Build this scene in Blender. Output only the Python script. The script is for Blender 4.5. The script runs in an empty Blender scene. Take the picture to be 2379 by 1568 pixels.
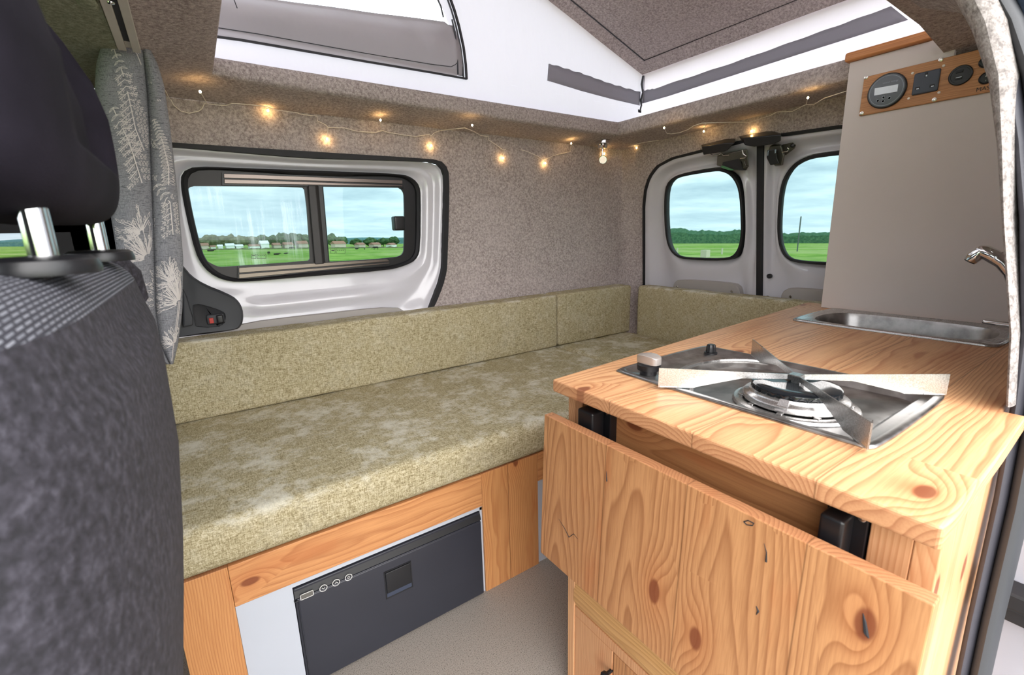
import bpy, bmesh, math, random
from mathutils import Vector, Matrix, noise as mnoise
R = random.Random(7)
sc = bpy.context.scene
COL = sc.collection

# ------------------------------------------------------------------ camera
F = 1056.995
CX, CY = 1189.5, 784.0
CAM = Vector((0.0, 0.0, 1.0))
RX = Vector((0.8219, -0.5690, -0.0250))      # image right
RY = Vector((-0.1485, -0.1716, -0.9739))     # image down
RZ = Vector((0.5499, 0.8042, -0.2255))       # view direction
cam_d = bpy.data.cameras.new('camera'); cam = bpy.data.objects.new('camera', cam_d); COL.objects.link(cam)
rz = RZ.normalized(); rx = (RX - rz * RX.dot(rz)).normalized(); up = (-RY - rz * (-RY).dot(rz) - rx * (-RY).dot(rx)).normalized()
m = Matrix((rx, up, -rz)).transposed().to_4x4(); m.translation = CAM
cam.matrix_world = m
cam_d.sensor_width = 36.0; cam_d.lens = F * 36.0 / 2379.0; cam_d.clip_start = 0.01; cam_d.clip_end = 3000
cam_d.dof.use_dof = True; cam_d.dof.focus_distance = 1.35; cam_d.dof.aperture_fstop = 9.0
sc.camera = cam

def ray(px, py):
    return RX * ((px - CX) / F) + RY * ((py - CY) / F) + RZ
def P(px, py, ax, val):
    i = 'xyz'.index(ax); d = ray(px, py); t = (val - CAM[i]) / d[i]
    return CAM + d * t

# ------------------------------------------------------------------ colour management
vs = sc.view_settings
vs.view_transform = 'Standard'; vs.look = 'None'; vs.gamma = 1.0; vs.use_curve_mapping = False
vs.exposure = 0.12
sc.cycles.max_bounces = 12; sc.cycles.diffuse_bounces = 8; sc.cycles.glossy_bounces = 4
sc.cycles.transparent_max_bounces = 12; sc.cycles.sample_clamp_indirect = 6.0

def s2l(c):
    return tuple(((v / 255.0) / 12.92 if v / 255.0 <= .04045 else ((v / 255.0 + .055) / 1.055) ** 2.4) for v in c)

# ------------------------------------------------------------------ node helper
class NT:
    def __init__(s, tree): s.t = tree; s.t.nodes.clear()
    def n(s, ty, props=None, **ins):
        nd = s.t.nodes.new(ty)
        for k, v in (props or {}).items(): setattr(nd, k, v)
        for k, v in ins.items():
            k = k.replace('_', ' ')
            if k[0] == 'i' and k[1:].isdigit(): sock = nd.inputs[int(k[1:])]
            else: sock = nd.inputs[k]
            s.put(sock, v)
        return nd
    def put(s, sock, v):
        if isinstance(v, bpy.types.Node): v = v.outputs[0]
        if isinstance(v, bpy.types.NodeSocket): s.t.links.new(v, sock)
        else:
            if hasattr(sock.default_value, '__len__') and not hasattr(v, '__len__'): v = (v,) * len(sock.default_value)
            if hasattr(v, '__len__') and hasattr(sock.default_value, '__len__') and len(v) == 3 and len(sock.default_value) == 4: v = tuple(v) + (1,)
            sock.default_value = v
    def m(s, op, a, b=0.0, c=0.0, clamp=False):
        return s.n('ShaderNodeMath', {'operation': op, 'use_clamp': clamp}, i0=a, i1=b, i2=c).outputs[0]
    def mix(s, f, a, b, bt='MIX'):
        nd = s.n('ShaderNodeMix', {'data_type': 'RGBA', 'blend_type': bt})
        s.put(nd.inputs[0], f); s.put(nd.inputs[6], a); s.put(nd.inputs[7], b); return nd.outputs[2]
    def ramp(s, f, *stops):
        nd = s.n('ShaderNodeValToRGB', None, Fac=f); e = nd.color_ramp.elements
        while len(e) < len(stops): e.new(0.5)
        for i, (p, c) in enumerate(stops): e[i].position = p; e[i].color = (tuple(c) + (1,)) if hasattr(c, '__len__') else (c, c, c, 1)
        return nd.outputs[0]
    def maprange(s, v, a, b, c=0.0, d=1.0, smooth=True):
        nd = s.n('ShaderNodeMapRange', {'interpolation_type': 'SMOOTHSTEP' if smooth else 'LINEAR'}, Value=v)
        for i, q in zip((1, 2, 3, 4), (a, b, c, d)): nd.inputs[i].default_value = q
        return nd.outputs[0]
    def vec(s, x, y, z): return s.n('ShaderNodeCombineXYZ', None, X=x, Y=y, Z=z).outputs[0]
    def noise(s, v, scale, detail=2.0, rough=.5, out=0, dims='3D'):
        return s.n('ShaderNodeTexNoise', {'noise_dimensions': dims}, Vector=v, Scale=scale, Detail=detail, Roughness=rough).outputs[out]
    def scl(s, v, k):
        return s.n('ShaderNodeVectorMath', {'operation': 'MULTIPLY'}, i0=v, i1=k).outputs[0]
    def bump(s, h, strength=.3, dist=.002, normal=None):
        nd = s.n('ShaderNodeBump', None, Height=h, Strength=strength, Distance=dist)
        if normal is not None: s.put(nd.inputs['Normal'], normal)
        return nd.outputs[0]

# ------------------------------------------------------------------ world: cloudy sky
W = bpy.data.worlds.new('sky'); sc.world = W; W.use_nodes = True
w = NT(W.node_tree)
tc = w.n('ShaderNodeTexCoord'); g = tc.outputs['Generated']
sx = w.n('ShaderNodeSeparateXYZ', None, Vector=g)
zz = w.m('MAXIMUM', w.m('ADD', sx.outputs[2], .10), .03)
cv = w.vec(w.m('DIVIDE', sx.outputs[0], zz), w.m('DIVIDE', sx.outputs[1], zz), 0.0)
c1 = w.noise(cv, .55, 5, .55); c2 = w.noise(cv, 1.6, 4, .6)
cl = w.m('ADD', w.m('MULTIPLY', c1, .7), w.m('MULTIPLY', c2, .3))
skyc = w.ramp(cl, (.38, s2l((146, 166, 184))), (.49, s2l((198, 210, 219))), (.60, s2l((246, 249, 250))))
haze = w.maprange(sx.outputs[2], -.02, .22, .65, 0)
skyc = w.mix(haze, skyc, s2l((222, 230, 238)))
# the overcast sky is brightest on the open side of the van, around the hidden sun
sd = Vector((-.15, -.80, .58)).normalized()
dt = w.n('ShaderNodeVectorMath', {'operation': 'DOT_PRODUCT'}, i0=g, i1=tuple(sd))
gl = w.maprange(dt.outputs['Value'], -.1, 1.0, 0, 1)
SKY, GLOW = 4.1, 2.9
warm = w.mix(gl, skyc, (1.0, .98, .98))
st = w.m('ADD', SKY, w.m('MULTIPLY', gl, GLOW))
bg = w.n('ShaderNodeBackground', None, Color=warm, Strength=st)
ow = w.n('ShaderNodeOutputWorld'); w.t.links.new(bg.outputs[0], ow.inputs[0])

# sun through thin cloud, from behind the open door
sl = bpy.data.lights.new('sun', 'SUN'); sl.energy = .7; sl.angle = math.radians(55); sl.color = (1, .97, .93)
so = bpy.data.objects.new('sun', sl); COL.objects.link(so)
so.rotation_euler = sd.to_track_quat('Z', 'Y').to_euler()

# ------------------------------------------------------------------ materials
M = {}
def mat(name, fn):
    mt = bpy.data.materials.new(name); mt.use_nodes = True; t = NT(mt.node_tree)
    sh = fn(t)
    o = t.n('ShaderNodeOutputMaterial'); t.t.links.new(sh if isinstance(sh, bpy.types.NodeSocket) else sh.outputs[0], o.inputs[0])
    M[name] = mt; return mt
def pb(t, col, rough=.5, metal=0.0, normal=None, **kw):
    p = t.n('ShaderNodeBsdfPrincipled'); t.put(p.inputs['Base Color'], col); t.put(p.inputs['Roughness'], rough); t.put(p.inputs['Metallic'], metal)
    if normal is not None: t.put(p.inputs['Normal'], normal)
    for k, v in kw.items(): t.put(p.inputs[k.replace('_', ' ')], v)
    return p
def oc(t): return t.n('ShaderNodeTexCoord').outputs['Object']

def plain(name, c, rough=.5, metal=0.0, var=.06, bumpk=0.0, bs=300, **kw):
    def f(t):
        o = oc(t); n = t.noise(o, 9, 3)
        col = t.mix(t.maprange(n, .3, .7, 0, 1), tuple(v * (1 - var) for v in s2l(c)), tuple(min(1, v * (1 + var)) for v in s2l(c)))
        nm = t.bump(t.noise(o, bs, 2), bumpk, .001) if bumpk else None
        return pb(t, col, rough, metal, nm, **kw)
    return mat(name, f)

def felt(name, dark, mid, light, k=1.0):
    def f(t):
        o = oc(t)
        a = t.noise(o, 130 * k, 3, .6); b = t.noise(o, 420 * k, 2, .6); c = t.noise(o, 6, 2)
        s = t.m('ADD', t.m('MULTIPLY', a, .6), t.m('MULTIPLY', b, .4))
        col = t.ramp(s, (.36, s2l(dark)), (.50, s2l(mid)), (.62, s2l(light)))
        col = t.mix(t.maprange(c, .3, .7, 0, .18), col, s2l(light))
        return pb(t, col, .95, 0, t.bump(s, .7, .003), Specular_IOR_Level=.1)
    return mat(name, f)
felt('felt', (130, 119, 116), (170, 159, 155), (198, 188, 184))
felt('felt_light', (112, 106, 104), (150, 144, 141), (176, 170, 168), .8)
felt('cab_headlining', (112, 116, 98), (138, 142, 122), (158, 162, 142))

def chenille(t):
    o = oc(t); s = t.n('ShaderNodeSeparateXYZ', None, Vector=o)
    # crushed pile patches, with pale pile highlights painted in, strongest on upward faces
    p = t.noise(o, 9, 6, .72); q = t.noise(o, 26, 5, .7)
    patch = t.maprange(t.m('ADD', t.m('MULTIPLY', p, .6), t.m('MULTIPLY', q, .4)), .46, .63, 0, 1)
    wx = t.noise(t.scl(o, (1, 6, 6)), 75, 2, .6); wy = t.noise(t.scl(o, (6, 1, 6)), 75, 2, .6); wz = t.noise(t.scl(o, (6, 6, 1)), 75, 2, .6)
    wv = t.m('ADD', t.m('MULTIPLY', wx, .36), t.m('ADD', t.m('MULTIPLY', wy, .32), t.m('MULTIPLY', wz, .32)))
    col = t.ramp(wv, (.40, s2l((126, 115, 84))), (.50, s2l((170, 159, 126))), (.60, s2l((200, 191, 162))))
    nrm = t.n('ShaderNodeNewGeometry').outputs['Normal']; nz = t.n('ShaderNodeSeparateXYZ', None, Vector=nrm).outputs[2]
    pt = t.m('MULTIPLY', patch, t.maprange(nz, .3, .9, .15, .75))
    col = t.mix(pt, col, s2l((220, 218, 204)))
    return pb(t, col, .85, 0, t.bump(wv, .8, .0025), Specular_IOR_Level=.2)
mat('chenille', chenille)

def wood(name, grain, across, light, dark, pw=0, off=0, freq=150, amp=.045, seam=.6, rough=.45, fib=.25, knots=.62, seed=0.0, depth=.03, rk=.72):
    def f(t):
        o = oc(t); s = t.n('ShaderNodeSeparateXYZ', None, Vector=o)
        ax = 'xyz'; third = [a for a in ax if a not in (grain, across)][0]
        u = s.outputs[ax.index(grain)]; v = s.outputs[ax.index(across)]; d = s.outputs[ax.index(third)]
        if pw:
            k = t.m('DIVIDE', t.m('SUBTRACT', v, off), pw); idn = t.m('FLOOR', k); fr = t.m('SUBTRACT', k, idn)
        else:
            idn = 0.0; fr = t.m('MULTIPLY', v, 6.0)
        r = t.n('ShaderNodeTexWhiteNoise', {'noise_dimensions': '1D'}, W=t.m('ADD', idn, seed + .37)).outputs['Value']
        uu = t.m('ADD', u, t.m('MULTIPLY', r, 17.3)); vv = t.m('ADD', v, t.m('MULTIPLY', r, 5.1))
        n1 = t.noise(t.vec(t.m('MULTIPLY', uu, 1.5), t.m('MULTIPLY', vv, 7), t.m('MULTIPLY', d, 7)), 1.0, 2, .45)
        n2 = t.noise(t.vec(t.m('MULTIPLY', uu, 7), t.m('MULTIPLY', vv, 30), t.m('MULTIPLY', d, 30)), 1.0, 1, .4)
        # knots
        vo = t.n('ShaderNodeTexVoronoi', {'voronoi_dimensions': '2D', 'feature': 'F1'}, Vector=t.vec(t.m('MULTIPLY', uu, 4.6), t.m('MULTIPLY', vv, 9.5), 0.0), Scale=1.0)
        kd = vo.outputs['Distance']; kr = t.n('ShaderNodeSeparateXYZ', None, Vector=vo.outputs['Color']).outputs[0]
        on = t.maprange(kr, knots, knots + .02, 0, 1, False)
        kb = t.m('MULTIPLY', t.m('EXPONENT', t.m('MULTIPLY', t.m('MULTIPLY', kd, kd), -16.0)), on)
        kc = t.m('MULTIPLY', t.maprange(t.m('ADD', kd, t.m('MULTIPLY', n2, .05)), .085, .125, 1, 0), on)
        if pw: pc = t.m('SUBTRACT', t.m('MULTIPLY', fr, pw), t.m('ADD', pw * .2, t.m('MULTIPLY', r, pw * .6)))
        else: pc = t.m('SUBTRACT', v, off)
        pc = t.m('ADD', pc, t.m('MULTIPLY', t.m('SUBTRACT', n1, .5), amp * 2.2))
        dd = t.m('ADD', t.m('MULTIPLY', d, 1.0), t.m('ADD', depth - .5 * 0, t.m('MULTIPLY', t.m('SUBTRACT', n2, .5), .006)))
        dd = t.m('ADD', t.m('WRAP', dd, .09, .02), 0.0)
        rad = t.m('SQRT', t.m('ADD', t.m('MULTIPLY', pc, pc), t.m('MULTIPLY', dd, dd)))
        ph = t.m('ADD', t.m('MULTIPLY', rad, freq), t.m('MULTIPLY', kb, 3.4))
        ph = t.m('ADD', ph, t.m('MULTIPLY', n2, .5))
        fc = t.m('FRACT', ph)
        ring = t.m('MULTIPLY', t.m('POWER', fc, 2.2), t.maprange(fc, .86, 1.0, 1, 0))
        fb = t.noise(t.vec(t.m('MULTIPLY', uu, 12), t.m('MULTIPLY', vv, 420), t.m('MULTIPLY', d, 420)), 1.0, 2, .6)
        L = s2l(light); D = s2l(dark)
        col = t.mix(t.m('MULTIPLY', ring, rk), L, D)
        col = t.mix(t.m('MULTIPLY', t.maprange(fb, .35, .7, 0, 1), fib), col, D)
        col = t.mix(t.m('MULTIPLY', r, .28), col, t.mix(.5, col, D))
        col = t.mix(t.m('MULTIPLY', kb, .30), col, s2l((178, 104, 58)))
        col = t.mix(t.m('MULTIPLY', kc, .85), col, s2l((116, 58, 34)))
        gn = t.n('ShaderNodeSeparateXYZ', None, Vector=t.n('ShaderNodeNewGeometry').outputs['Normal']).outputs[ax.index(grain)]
        eg = t.maprange(t.m('ABSOLUTE', gn), .55, .85, 0, .55)          # end grain darker, with the shade of the front edge painted in
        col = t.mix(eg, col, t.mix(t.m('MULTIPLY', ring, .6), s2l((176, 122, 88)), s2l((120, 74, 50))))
        bl = t.noise(t.vec(t.m('MULTIPLY', uu, 3.2), t.m('MULTIPLY', vv, 12), d), 1.0, 3, .6)
        col = t.mix(t.maprange(bl, .56, .74, 0, .38), col, s2l((168, 88, 44)))
        if pw and seam:
            e = t.m('MINIMUM', fr, t.m('SUBTRACT', 1.0, fr)); ln = t.maprange(e, .0, .0016 / pw, 1, 0)
            col = t.mix(t.m('MULTIPLY', ln, seam), col, s2l((96, 60, 34)))
        return pb(t, col, rough, 0, t.bump(t.m('ADD', ring, fb), .12, .0006), Specular_IOR_Level=.4)
    return mat(name, f)
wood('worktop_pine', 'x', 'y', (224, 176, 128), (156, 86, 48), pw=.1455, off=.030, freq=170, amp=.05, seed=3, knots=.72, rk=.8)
wood('flap_pine', 'z', 'y', (196, 144, 98), (122, 68, 36), pw=.1415, off=.027, freq=190, amp=.05, seed=11, knots=.80)
wood('frame_pine_x', 'x', 'z', (208, 150, 98), (152, 90, 50), off=.33, freq=230, amp=.03, seed=5, knots=.66)
wood('frame_pine_z', 'z', 'x', (208, 152, 98), (156, 92, 50), off=.6, freq=230, amp=.03, seed=8, knots=.68)
wood('cabinet_pine_z', 'z', 'y', (208, 160, 118), (164, 106, 66), off=.35, freq=220, amp=.03, seed=2)
wood('cabinet_side_pine', 'z', 'x', (216, 170, 126), (172, 110, 70), off=.6, freq=200, amp=.03, seed=4)
wood('cabinet_pine_y', 'y', 'z', (205, 160, 106), (150, 104, 58), off=.25, freq=230, amp=.02, seed=6, knots=.9)
wood('recess_pine', 'y', 'z', (192, 138, 90), (134, 82, 48), off=.66, freq=140, amp=.06, seed=9, knots=.45)
wood('oak', 'y', 'z', (204, 148, 98), (142, 92, 54), off=1.35, freq=330, amp=.012, seed=1, knots=.95, fib=.5)
wood('oak_cap', 'y', 'x', (206, 142, 88), (162, 98, 54), off=1.6, freq=160, amp=.02, seed=12, knots=.97, fib=.4)

plain('white_paint', (205, 204, 210), .22, 0, .01, Coat_Weight=.5, Coat_Roughness=.08)
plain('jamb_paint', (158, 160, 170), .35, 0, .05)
plain('panel_grey', (186, 180, 176), .6, 0, .02, .05, 500)
plain('door_card_grey', (168, 163, 158), .6, 0, .02, .15, 700)
plain('board_laminate', (205, 195, 188), .42, 0, .012)
plain('white_laminate', (186, 192, 202), .35, 0, .01)
plain('black_rubber', (22, 22, 26), .6, 0, .1, .15, 900)
plain('black_plastic', (20, 20, 23), .38, 0, .1, .05, 500)
plain('window_frame', (44, 40, 40), .45, 0, .08, .1, 900)
plain('dark_trim', (56, 58, 62), .55, 0, .05, .15, 800)
plain('dark_trim_deep', (34, 35, 39), .6, 0, .05)
plain('seal_grey', (66, 66, 74), .5, 0, .08, .3, 600)
plain('seal_blue', (70, 82, 104), .62, 0, .1, .4, 400)
plain('fridge_black', (44, 46, 55), .42, 0, .04, .05, 900)
plain('fridge_dark', (24, 25, 29), .5, 0, .04)
plain('fridge_gloss', (58, 66, 84), .35, 0, .03)
plain('symbol_white', (225, 225, 222), .5)
plain('lcd', (150, 160, 168), .3)
plain('lcd_screen', (226, 236, 244), .3)
plain('lcd_off', (98, 96, 92), .4)
plain('meter_face', (92, 98, 104), .35)
plain('socket_grey', (66, 72, 84), .45, 0, .15)
plain('red_mark', (190, 60, 50), .5)
plain('chrome', (225, 225, 225), .10, 1, .02)
plain('brass_wire', (236, 228, 214), .4)
plain('screw_steel', (210, 205, 198), .25, 1)
plain('alu_rail', (118, 108, 102), .30, .9, .02)
plain('rail_white', (196, 192, 182), .45)
plain('black_enamel', (20, 24, 28), .12, 0, .05)
plain('knob_silver', (190, 182, 176), .35, .6)
plain('house_wall', (190, 176, 166), .8); plain('house_white', (226, 228, 228), .8); plain('house_roof', (150, 108, 92), .9)
plain('cow_black', (22, 22, 24), .8); plain('post_pale', (186, 180, 160), .8); plain('pole_dark', (74, 84, 80), .8)
plain('green_strap', (74, 124, 84), .7)
plain('mech_steel', (96, 94, 86), .35, .7, .3)
plain('cab_dark', (24, 23, 27), .7, 0, .2)

def steel(t):
    o = oc(t); n = t.noise(t.scl(o, (18, 700, 700)), 1.0, 2, .6); b = t.noise(o, 14, 3)
    col = t.mix(t.maprange(n, .3, .7), s2l((176, 174, 172)), s2l((214, 213, 212)))
    return pb(t, col, t.maprange(b, .3, .7, .24, .36), 1.0, t.bump(n, .04, .0003))
mat('steel', steel)
def steel_dk(t):
    o = oc(t); b = t.noise(o, 25, 4, .6)
    return pb(t, t.mix(t.maprange(b, .3, .7), s2l((150, 148, 146)), s2l((188, 186, 184))), t.maprange(b, .3, .7, .30, .42), 1.0)
mat('steel_tray', steel_dk)

def lino(t):
    o = oc(t); a = t.noise(o, 420, 2, .6); b = t.noise(o, 900, 1)
    col = t.ramp(a, (.33, s2l((80, 74, 68))), (.42, s2l((146, 139, 132))), (.62, s2l((166, 158, 149))))
    col = t.mix(t.maprange(b, .62, .68, 0, .5), col, s2l((206, 200, 190)))
    return pb(t, col, .5, 0, t.bump(a, .1, .0005))
mat('lino', lino)

def tent(t):
    o = oc(t); n = t.noise(t.scl(o, (1, 1, .5)), 7, 4, .6)
    nm = t.bump(n, .35, .03)
    d = t.n('ShaderNodeBsdfDiffuse', None, Color=(.80, .77, .82), Normal=nm); tr = t.n('ShaderNodeBsdfTranslucent', None, Color=(.80, .75, .82), Normal=nm)
    mx = t.n('ShaderNodeMixShader', None, Fac=.40); t.put(mx.inputs[1], d); t.put(mx.inputs[2], tr); return mx
mat('tent_fabric', tent)
def tent_grey(t):
    o = oc(t); n = t.noise(o, 12, 3)
    d = t.n('ShaderNodeBsdfDiffuse', None, Color=s2l((178, 178, 186)), Normal=t.bump(n, .3, .02)); tr = t.n('ShaderNodeBsdfTranslucent', None, Color=s2l((170, 168, 178)))
    mx = t.n('ShaderNodeMixShader', None, Fac=.25); t.put(mx.inputs[1], d); t.put(mx.inputs[2], tr); return mx
mat('tent_grey', tent_grey)
def tent_flap(t):
    o = oc(t); n = t.noise(o, 9, 3)
    d = t.n('ShaderNodeBsdfDiffuse', None, Color=s2l((196, 192, 194)), Normal=t.bump(n, .3, .02)); tr = t.n('ShaderNodeBsdfTranslucent', None, Color=s2l((190, 188, 192)))
    mx = t.n('ShaderNodeMixShader', None, Fac=.30); t.put(mx.inputs[1], d); t.put(mx.inputs[2], tr); return mx
mat('tent_flap', tent_flap)

def glass(name, tint, streak=False):
    def f(t):
        tr = t.n('ShaderNodeBsdfTransparent', None, Color=tint); gl = t.n('ShaderNodeBsdfGlossy', None, Color=(1, 1, 1), Roughness=.02)
        fr = t.n('ShaderNodeFresnel', None, IOR=1.35)
        mx = t.n('ShaderNodeMixShader', None, Fac=t.m('MULTIPLY', fr.outputs[0], .6)); t.put(mx.inputs[1], tr); t.put(mx.inputs[2], gl)
        if not streak: return mx
        # dried rain and dust on the outer pane
        o = oc(t); n = t.noise(t.scl(o, (1, 1, .06)), 60, 3, .7); n2 = t.noise(o, 5, 2)
        k = t.m('MULTIPLY', t.maprange(n, .42, .75, .02, .26), t.maprange(n2, .42, .62, .1, 1))
        df = t.n('ShaderNodeBsdfTranslucent', None, Color=(.8, .86, .88))
        m2 = t.n('ShaderNodeMixShader', None, Fac=k); t.put(m2.inputs[1], mx); t.put(m2.inputs[2], df); return m2
    return mat(name, f)
glass('tinted_glass', (.215, .29, .288)); glass('dusty_glass', (.178, .245, .248), True); glass('cab_glass', (.5, .52, .52))

def curtain_m(t):
    o = oc(t)
    a = t.noise(t.scl(o, (12, 12, 1)), 90, 2, .7); b = t.noise(t.scl(o, (1, 1, 14)), 70, 2, .7)
    col = t.mix(t.maprange(a, .3, .7), s2l((124, 126, 132)), s2l((162, 163, 168)))
    col = t.mix(t.maprange(b, .56, .64, 0, .75), col, s2l((52, 56, 62)))
    return pb(t, col, .9, 0, t.bump(a, .3, .001))
mat('curtain_cloth', curtain_m)
plain('curtain_print', (222, 217, 214), .9)

def seat_carpet(t):
    o = oc(t); a = t.noise(o, 160, 4, .65); b = t.noise(o, 40, 3)
    col = t.ramp(a, (.35, s2l((24, 23, 29))), (.52, s2l((44, 42, 50))), (.68, s2l((66, 64, 73))))
    return pb(t, col, .9, 0, t.bump(a, .6, .003))
mat('seat_carpet', seat_carpet)
def seat_cloth(t):
    o = oc(t); a = t.noise(t.scl(o, (1, 1, 4)), 500, 2); b = t.noise(o, 14, 3)
    col = t.mix(t.maprange(b, .3, .7), s2l((20, 18, 25)), s2l((32, 29, 38)))
    return pb(t, col, .9, 0, t.bump(a, .4, .0008), Specular_IOR_Level=.15)
mat('headrest_cloth', seat_cloth)
def seat_mesh(t):
    o = oc(t); s = t.n('ShaderNodeSeparateXYZ', None, Vector=o)
    q = t.vec(s.outputs[1], t.m('SUBTRACT', s.outputs[2], s.outputs[0]), 0.0)
    v = t.n('ShaderNodeTexBrick', {'offset': .5}, Vector=q, Scale=1.0, Mortar_Size=.0011, Brick_Width=.0078, Row_Height=.0034)
    t.put(v.inputs['Color1'], s2l((126, 128, 136))); t.put(v.inputs['Color2'], s2l((106, 108, 116))); t.put(v.inputs['Mortar'], s2l((44, 44, 52)))
    return pb(t, v.outputs[0], .7, 0, t.bump(v.outputs[1], -.5, .001))
mat('seat_mesh', seat_mesh)

def grass(t):
    o = oc(t); a = t.noise(o, .25, 5, .6); b = t.noise(o, .03, 3); c = t.noise(o, 4, 3)
    col = t.mix(t.maprange(a, .35, .65), s2l((98, 138, 60)), s2l((146, 172, 92)))
    col = t.mix(t.maprange(b, .45, .62, 0, .6), col, s2l((168, 176, 124)))
    col = t.mix(t.maprange(c, .4, .7, 0, .4), col, s2l((86, 122, 58)))
    ln = t.n('ShaderNodeVectorMath', {'operation': 'LENGTH'}, i0=o).outputs['Value']     # unseen gravel added round the van to cut green light bouncing in
    col = t.mix(t.maprange(ln, 10, 14, 1, 0), col, t.mix(t.maprange(c, .4, .6), s2l((128, 122, 118)), s2l((168, 162, 156))))
    return pb(t, col, 1.0, Specular_IOR_Level=0)
mat('grass', grass)
def leaf(name, a, b):
    def f(t):
        o = oc(t); n = t.noise(o, .6, 5, .7)
        return pb(t, t.mix(t.maprange(n, .35, .65), s2l(a), s2l(b)), 1.0, 0, t.bump(n, .6, 1.5), Specular_IOR_Level=0)
    return mat(name, f)
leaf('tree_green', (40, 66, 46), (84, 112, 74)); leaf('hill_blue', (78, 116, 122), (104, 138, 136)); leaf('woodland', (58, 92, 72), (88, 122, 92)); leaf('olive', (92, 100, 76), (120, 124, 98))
def emis(t):
    e = t.n('ShaderNodeEmission', None, Color=(1.0, .60, .22), Strength=130.0); return e
mat('bulb_glow', emis)
def emis2(t):
    return pb(t, (.8, .75, .68), .3, 0, Emission_Color=(1, .85, .65), Emission_Strength=.5)
mat('led_lens', emis2)

# ------------------------------------------------------------------ mesh helpers
class MB:
    def __init__(s): s.v = []; s.f = []
    def add(s, vs, fs):
        o = len(s.v); s.v += [tuple(p) for p in vs]; s.f += [tuple(i + o for i in f) for f in fs]; return s
    def box(s, x0, x1, y0, y1, z0, z1):
        v = [(x, y, z) for x in (x0, x1) for y in (y0, y1) for z in (z0, z1)]
        return s.add(v, [(0, 1, 3, 2), (4, 6, 7, 5), (0, 4, 5, 1), (2, 3, 7, 6), (0, 2, 6, 4), (1, 5, 7, 3)])
    def hexa(s, a, b):      # two quads of 4 points, matched
        n = len(a)
        fs = [tuple(range(n)), tuple(range(2 * n - 1, n - 1, -1))]
        fs += [(i, i + n, (i + 1) % n + n, (i + 1) % n) for i in range(n)]
        return s.add(list(a) + list(b), fs)
    def prism(s, pts, vec):
        vec = Vector(vec); a = [Vector(p) for p in pts]; return s.hexa(a, [p + vec for p in a])
    def loft(s, loops, closed=True, caps=(False, False)):
        n = len(loops[0]); v = [p for l in loops for p in l]; fs = []
        for i in range(len(loops) - 1):
            for j in range(n if closed else n - 1):
                k = (j + 1) % n
                fs.append((i * n + j, i * n + k, (i + 1) * n + k, (i + 1) * n + j))
        if caps[0]: fs.append(tuple(range(n - 1, -1, -1)))
        if caps[1]: b = (len(loops) - 1) * n; fs.append(tuple(range(b, b + n)))
        return s.add(v, fs)
    def tube(s, path, r, n=8, cap=True):
        path = [Vector(p) for p in path]; rs = r if hasattr(r, '__len__') else [r] * len(path); loops = []
        nr = None
        for i, p in enumerate(path):
            d = (path[min(i + 1, len(path) - 1)] - path[max(i - 1, 0)]).normalized()
            if nr is None: nr = d.cross(Vector((0, 0, 1)) if abs(d.z) < .9 else Vector((1, 0, 0)))
            nr = (nr - d * nr.dot(d)).normalized(); b = d.cross(nr)
            loops.append([p + (nr * math.cos(t) + b * math.sin(t)) * rs[i] for t in [2 * math.pi * k / n for k in range(n)]])
        return s.loft(loops, True, (cap, cap))
    def lathe(s, c, prof, axis='z', n=32, cap=(True, True)):
        c = Vector(c); loops = []
        for r, h in prof:
            lp = []
            for k in range(n):
                t = 2 * math.pi * k / n; a, b = r * math.cos(t), r * math.sin(t)
                q = {'z': (a, b, h), 'x': (h, a, b), 'y': (a, h, b)}[axis]
                lp.append(c + Vector(q))
            loops.append(lp)
        return s.loft(loops, True, cap)
    def rbox(s, x0, x1, y0, y1, z0, z1, r, n=(8, 8, 8), fn=None):
        lo = Vector((x0 + r, y0 + r, z0 + r)); hi = Vector((x1 - r, y1 - r, z1 - r))
        S = ((x0, x1), (y0, y1), (z0, z1))
        def ticks(i):
            a, b = S[i]; k = 4
            t = [a + r * q / k for q in range(k)] + [a + r + (b - a - 2 * r) * q / n[i] for q in range(n[i] + 1)] + [b - r + r * (q + 1) / k for q in range(k)]
            return t
        T = [ticks(i) for i in range(3)]
        for ax in range(3):
            u, v = [(1, 2), (2, 0), (0, 1)][ax]
            for side in (0, 1):
                g = []
                for a in T[u]:
                    row = []
                    for b in T[v]:
                        p = [0, 0, 0]; p[ax] = S[ax][side]; p[u] = a; p[v] = b; p = Vector(p)
                        q = Vector([min(max(p[i], lo[i]), hi[i]) for i in range(3)]); d = p - q
                        p = q + d.normalized() * r if d.length > 1e-9 else p
                        if fn: p = fn(p)
                        row.append(p)
                    g.append(row)
                nu, nv = len(T[u]), len(T[v]); fs = []
                for i in range(nu - 1):
                    for j in range(nv - 1):
                        f = (i * nv + j, (i + 1) * nv + j, (i + 1) * nv + j + 1, i * nv + j + 1)
                        fs.append(f if side else f[::-1])
                s.add([p for row in g for p in row], fs)
        return s
    def grid(s, fn, nu, nv, closed=False):
        v = [fn(i / nu, j / nv) for i in range(nu + 1) for j in range(nv + 1)]
        return s.add(v, [(i * (nv + 1) + j, (i + 1) * (nv + 1) + j, (i + 1) * (nv + 1) + j + 1, i * (nv + 1) + j + 1) for i in range(nu) for j in range(nv)])

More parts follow.
